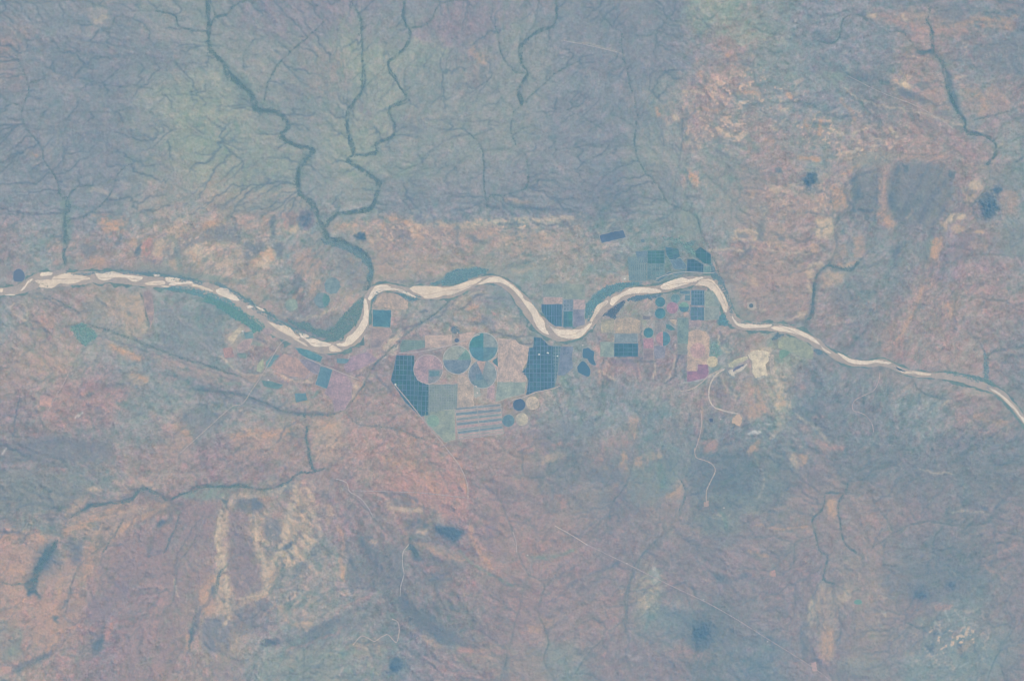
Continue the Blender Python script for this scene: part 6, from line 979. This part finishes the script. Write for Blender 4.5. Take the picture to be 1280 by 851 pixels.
# ------------------------------------------------------------------ river, roads
def ribbon(name, pts, colr, z, kind='road', cols=None, soft=.0, label=None):
    """pts: (x, y, half width) in pixels, draped on the land"""
    P = np.array(pts, float); d = np.gradient(P[:, :2], axis=0); d /= np.maximum(np.linalg.norm(d, axis=1), 1e-6)[:, None]; nrm = np.stack([-d[:, 1], d[:, 0]], 1)
    vs, fs = [], []; wl = P[:, 2] * (1 + soft * np.convolve(rng.standard_normal(len(P) + 6), np.ones(7) / 7, 'valid')); wr = P[:, 2] * (1 + soft * np.convolve(rng.standard_normal(len(P) + 6), np.ones(7) / 7, 'valid'))
    for k in range(len(P)):
        for s, w in ((-1, wl[k]), (0, 0), (1, wr[k])):
            x, y = P[k, :2] + s * w * nrm[k]
            vs.append((wx(x), wy(y), float(zat(x, y)) + z))
    for k in range(len(P) - 1):
        for j in (0, 1): a = 3 * k + j; fs.append((a, a + 1, a + 4, a + 3))
    me = bpy.data.meshes.new(name); me.from_pydata(vs, [], fs)
    # faces up
    if len(me.polygons) and me.polygons[0].normal.z < 0: me.flip_normals()
    return tag(link(name, me, None, surf(colr, kind)), label, kind='structure')
ribbon('river_bank', [(a, b, w + 1.5) for a, b, w in [tuple(t) for t in crom(RIVER, 1.5)]], (114, 142, 150), 2.0, 'tree', soft=.6)
ribbon('river_bed', [tuple(t) for t in crom(RIVER, 1.5)], (167, 163, 164), 4.0, 'sand', soft=.22)
for k, p in enumerate(BARS):
    c = centre(p); org = (wx(c[0]), wy(c[1])); p = wobble([tuple(t) for t in crom(p + [p[0]], 1.0)[:-1]], .42, 1.4)
    o = link('sand_bar', prism([p], 2, 6.5, org), None, surf((216, 205, 193) if k % 3 else (210, 198, 186), 'sand'), (org[0], org[1], 0)); o['kind'] = 'structure'
for k, p in enumerate(BARS):                                   # dark threads where the last water ran over the sand
    c = centre(p); L_ = max(abs(a[0] - b[0]) for a in p for b in p)
    if L_ < 14 or k % 3 == 1: continue
    cand = [t for t in rp[::3] if poly_mask(p, np.array([t[0]]), np.array([t[1]]))[0]]
    if len(cand) < 4: continue
    off = rng.normal(0, 1.4, 2)
    ribbon('dry_channel', [(t[0] + off[0] * math.sin(i * .37 + k), t[1] + off[1] * math.sin(i * .29 + 1), .15 + .3 * rng.random()) for i, t in enumerate(cand)], (178, 170, 168), 8.2, 'sand', soft=.3)
for k, (name, w, colr, pts) in enumerate(ROADS):
    ribbon(name, [(a, b, w * 1.2) for a, b in crom(pts, 1.0)], mix(colr, (200, 188, 182), .25), 11 + k * .15, 'road', soft=.3)

# ------------------------------------------------------------------ woods: many small crowns, one object for each belt
def crowns(name, xy, r, h, colr, label=None, jit=.16):
    n = len(xy)
    if n == 0: return
    K = 6; ang = rng.random(n)[:, None] * 6.28 + np.arange(K)[None] * 2 * math.pi / K
    rr = r[:, None] * rng.uniform(.75, 1.2, (n, K)); base = zat(xy[:, 0], xy[:, 1])
    X, Y = wx(xy[:, 0])[:, None], wy(xy[:, 1])[:, None]
    low = np.stack([X + rr * np.cos(ang), Y + rr * np.sin(ang), np.repeat(base[:, None] - 3, K, 1)], -1)
    mid = np.stack([X + .8 * rr * np.cos(ang), Y + .8 * rr * np.sin(ang), base[:, None] + h[:, None] * rng.uniform(.6, .85, (n, K))], -1)
    top = np.stack([X + r[:, None] * rng.normal(0, .15, (n, 1)), Y, (base + h)[:, None]], -1)
    v = np.concatenate([low, mid, top], 1); m = 2 * K + 1; b = (np.arange(n) * m)[:, None]
    k0 = np.arange(K); k1 = (k0 + 1) % K
    t1 = np.stack([b + k0, b + k1, b + K + k1], -1); t2 = np.stack([b + k0, b + K + k1, b + K + k0], -1); t3 = np.stack([b + K + k0, b + K + k1, np.broadcast_to(b + 2 * K, (n, K))], -1)
    f = np.concatenate([t1, t2, t3], 1).reshape(-1, 3).astype(np.int32)
    me = bpy.data.meshes.new(name); me.vertices.add(v.shape[0] * m); me.vertices.foreach_set('co', v.reshape(-1, 3).astype(np.float32).ravel())
    me.loops.add(f.size); me.loops.foreach_set('vertex_index', f.ravel()); me.polygons.add(len(f)); me.polygons.foreach_set('loop_start', np.arange(0, f.size, 3, dtype=np.int32)); me.update()
    at = me.color_attributes.new('soil', 'FLOAT_COLOR', 'POINT')
    a = alb(colr)[None] * np.exp(rng.normal(0, jit * 1.6, (n, 1))) * np.exp(rng.normal(0, .06, (n, 3)))
    cc = np.ones((n, m, 4), np.float32); cc[..., :3] = np.clip(a, .008, .5)[:, None]; at.data.foreach_set('color', cc.ravel())
    return tag(link(name, me, None, WOODMAT), label, kind='stuff')
WOODMAT = attr_mat('foliage')
def scatter_poly(p, dens):
    xs = [q[0] for q in p]; ys = [q[1] for q in p]; n = int((max(xs) - min(xs) + 6) * (max(ys) - min(ys) + 6) * dens)
    x = rng.uniform(min(xs) - 3, max(xs) + 3, n); y = rng.uniform(min(ys) - 3, max(ys) + 3, n)
    k = poly_mask(p, x + 1.1 * samp(F2, x, y), y + 1.1 * samp(F3, x, y)) & (rng.random(n) < .92 + .25 * samp(F1, x, y))
    return np.stack([x[k], y[k]], 1)
for name, dn, colr, p in WOODS:
    xy = scatter_poly(p, 1.7 * dn)
    crowns(name, xy, rng.uniform(14, 30, len(xy)), rng.uniform(5, 9, len(xy)), (colr[0] + 4, colr[1] + 4, colr[2] - 1), jit=.13)
# bush along the drawn valleys
for k, (wgt, wid, c) in enumerate(strands):
    if wgt < .5: continue
    c = np.array(c); n = int(len(c) * (1.0 + wid * .8) * wgt)
    i = rng.integers(0, len(c), n); xy = c[i] + rng.normal(0, 1, (n, 2)) * wid * .5 + .9 * np.stack([samp(F2, c[i, 0], c[i, 1]), samp(F3, c[i, 0], c[i, 1])], 1)
    ok = (xy[:, 0] > -50) & (xy[:, 0] < W + 50) & (xy[:, 1] > -50) & (xy[:, 1] < H + 50) & (rng.random(n) < .6 + .45 * samp(M2, xy[:, 0], xy[:, 1])); xy = xy[ok]
    crowns('valley_bush', xy, rng.uniform(11, 24, len(xy)), rng.uniform(5, 9, len(xy)), (102, 132, 143), jit=.2)
# scattered veld bush, thicker on the darker ground
n = 90000
xy = np.stack([rng.uniform(-20, W + 20, n), rng.uniform(-20, H + 20, n)], 1)
lumt = samp(T, xy[:, 0], xy[:, 1]).mean(1)
pk_ = (1 - smooth(138, 172, lumt)) * .9 + .12 + .2 * samp(S2, xy[:, 0], xy[:, 1])
ok = (rng.random(n) < pk_) & (samp(fm, xy[:, 0], xy[:, 1]) < .5); xy = xy[ok]
crowns('veld_bush', xy, rng.uniform(6, 13, len(xy)), rng.uniform(3, 6, len(xy)), (104, 136, 152), jit=.2)

# ------------------------------------------------------------------ camera, air, sun and sky
cam = bpy.data.cameras.new('Camera'); co_ = bpy.data.objects.new('Camera', cam); COL.objects.link(co_); co_.location = (0, 0, ALT)
cam.sensor_width = 36; cam.lens = 36 * ALT / (W * PX); cam.clip_start = 100; cam.clip_end = 3e6; S.camera = co_
EL, AZ = math.radians(48), math.radians(40)
w = bpy.data.worlds.new('World'); S.world = w; w.use_nodes = True; nt = w.node_tree
sk = nt.nodes.new('ShaderNodeTexSky'); sk.sky_type = 'NISHITA'; sk.sun_disc = False; sk.sun_elevation = EL; sk.sun_rotation = AZ
nt.links.new(sk.outputs[0], nt.nodes['Background'].inputs[0]); nt.nodes['Background'].inputs[1].default_value = .1
l = bpy.data.lights.new('sun', 'SUN'); l.energy = 4.8; l.angle = math.radians(.53); l.color = (1, .97, .93); lo = bpy.data.objects.new('sun', l); COL.objects.link(lo)
lo.rotation_euler = Vector((math.sin(AZ) * math.cos(EL), math.cos(AZ) * math.cos(EL), math.sin(EL))).to_track_quat('Z', 'Y').to_euler()
hx, z0, z1 = 3.1e5, -900., ALT + 2000
me = bpy.data.meshes.new('haze'); me.from_pydata([(x, y, z) for z in (z0, z1) for y in (-hx, hx) for x in (-hx, hx)], [], [(0,2,3,1),(4,5,7,6),(0,1,5,4),(2,6,7,3),(0,4,6,2),(1,3,7,5)])
m = bpy.data.materials.new('air'); m.use_nodes = True; nt = m.node_tree; nt.nodes.clear()
o_ = nt.nodes.new('ShaderNodeOutputMaterial'); p_ = nt.nodes.new('ShaderNodeVolumePrincipled'); nt.links.new(p_.outputs[0], o_.inputs['Volume'])
p_.inputs['Color'].default_value = (.18, .48, .82, 1); p_.inputs['Absorption Color'].default_value = (1, 1, 1, 1); p_.inputs['Density'].default_value = .6 / ALT; p_.inputs['Anisotropy'].default_value = 0.
hz = bpy.data.objects.new('haze', me); COL.objects.link(hz); me.materials.append(m); hz['kind'] = 'stuff'
S.cycles.volume_bounces = 3
S.cycles.filter_width = 1.15
v = S.view_settings; v.view_transform = 'Standard'; v.look = 'None'; v.exposure = 0; v.gamma = 1; v.use_curve_mapping = False
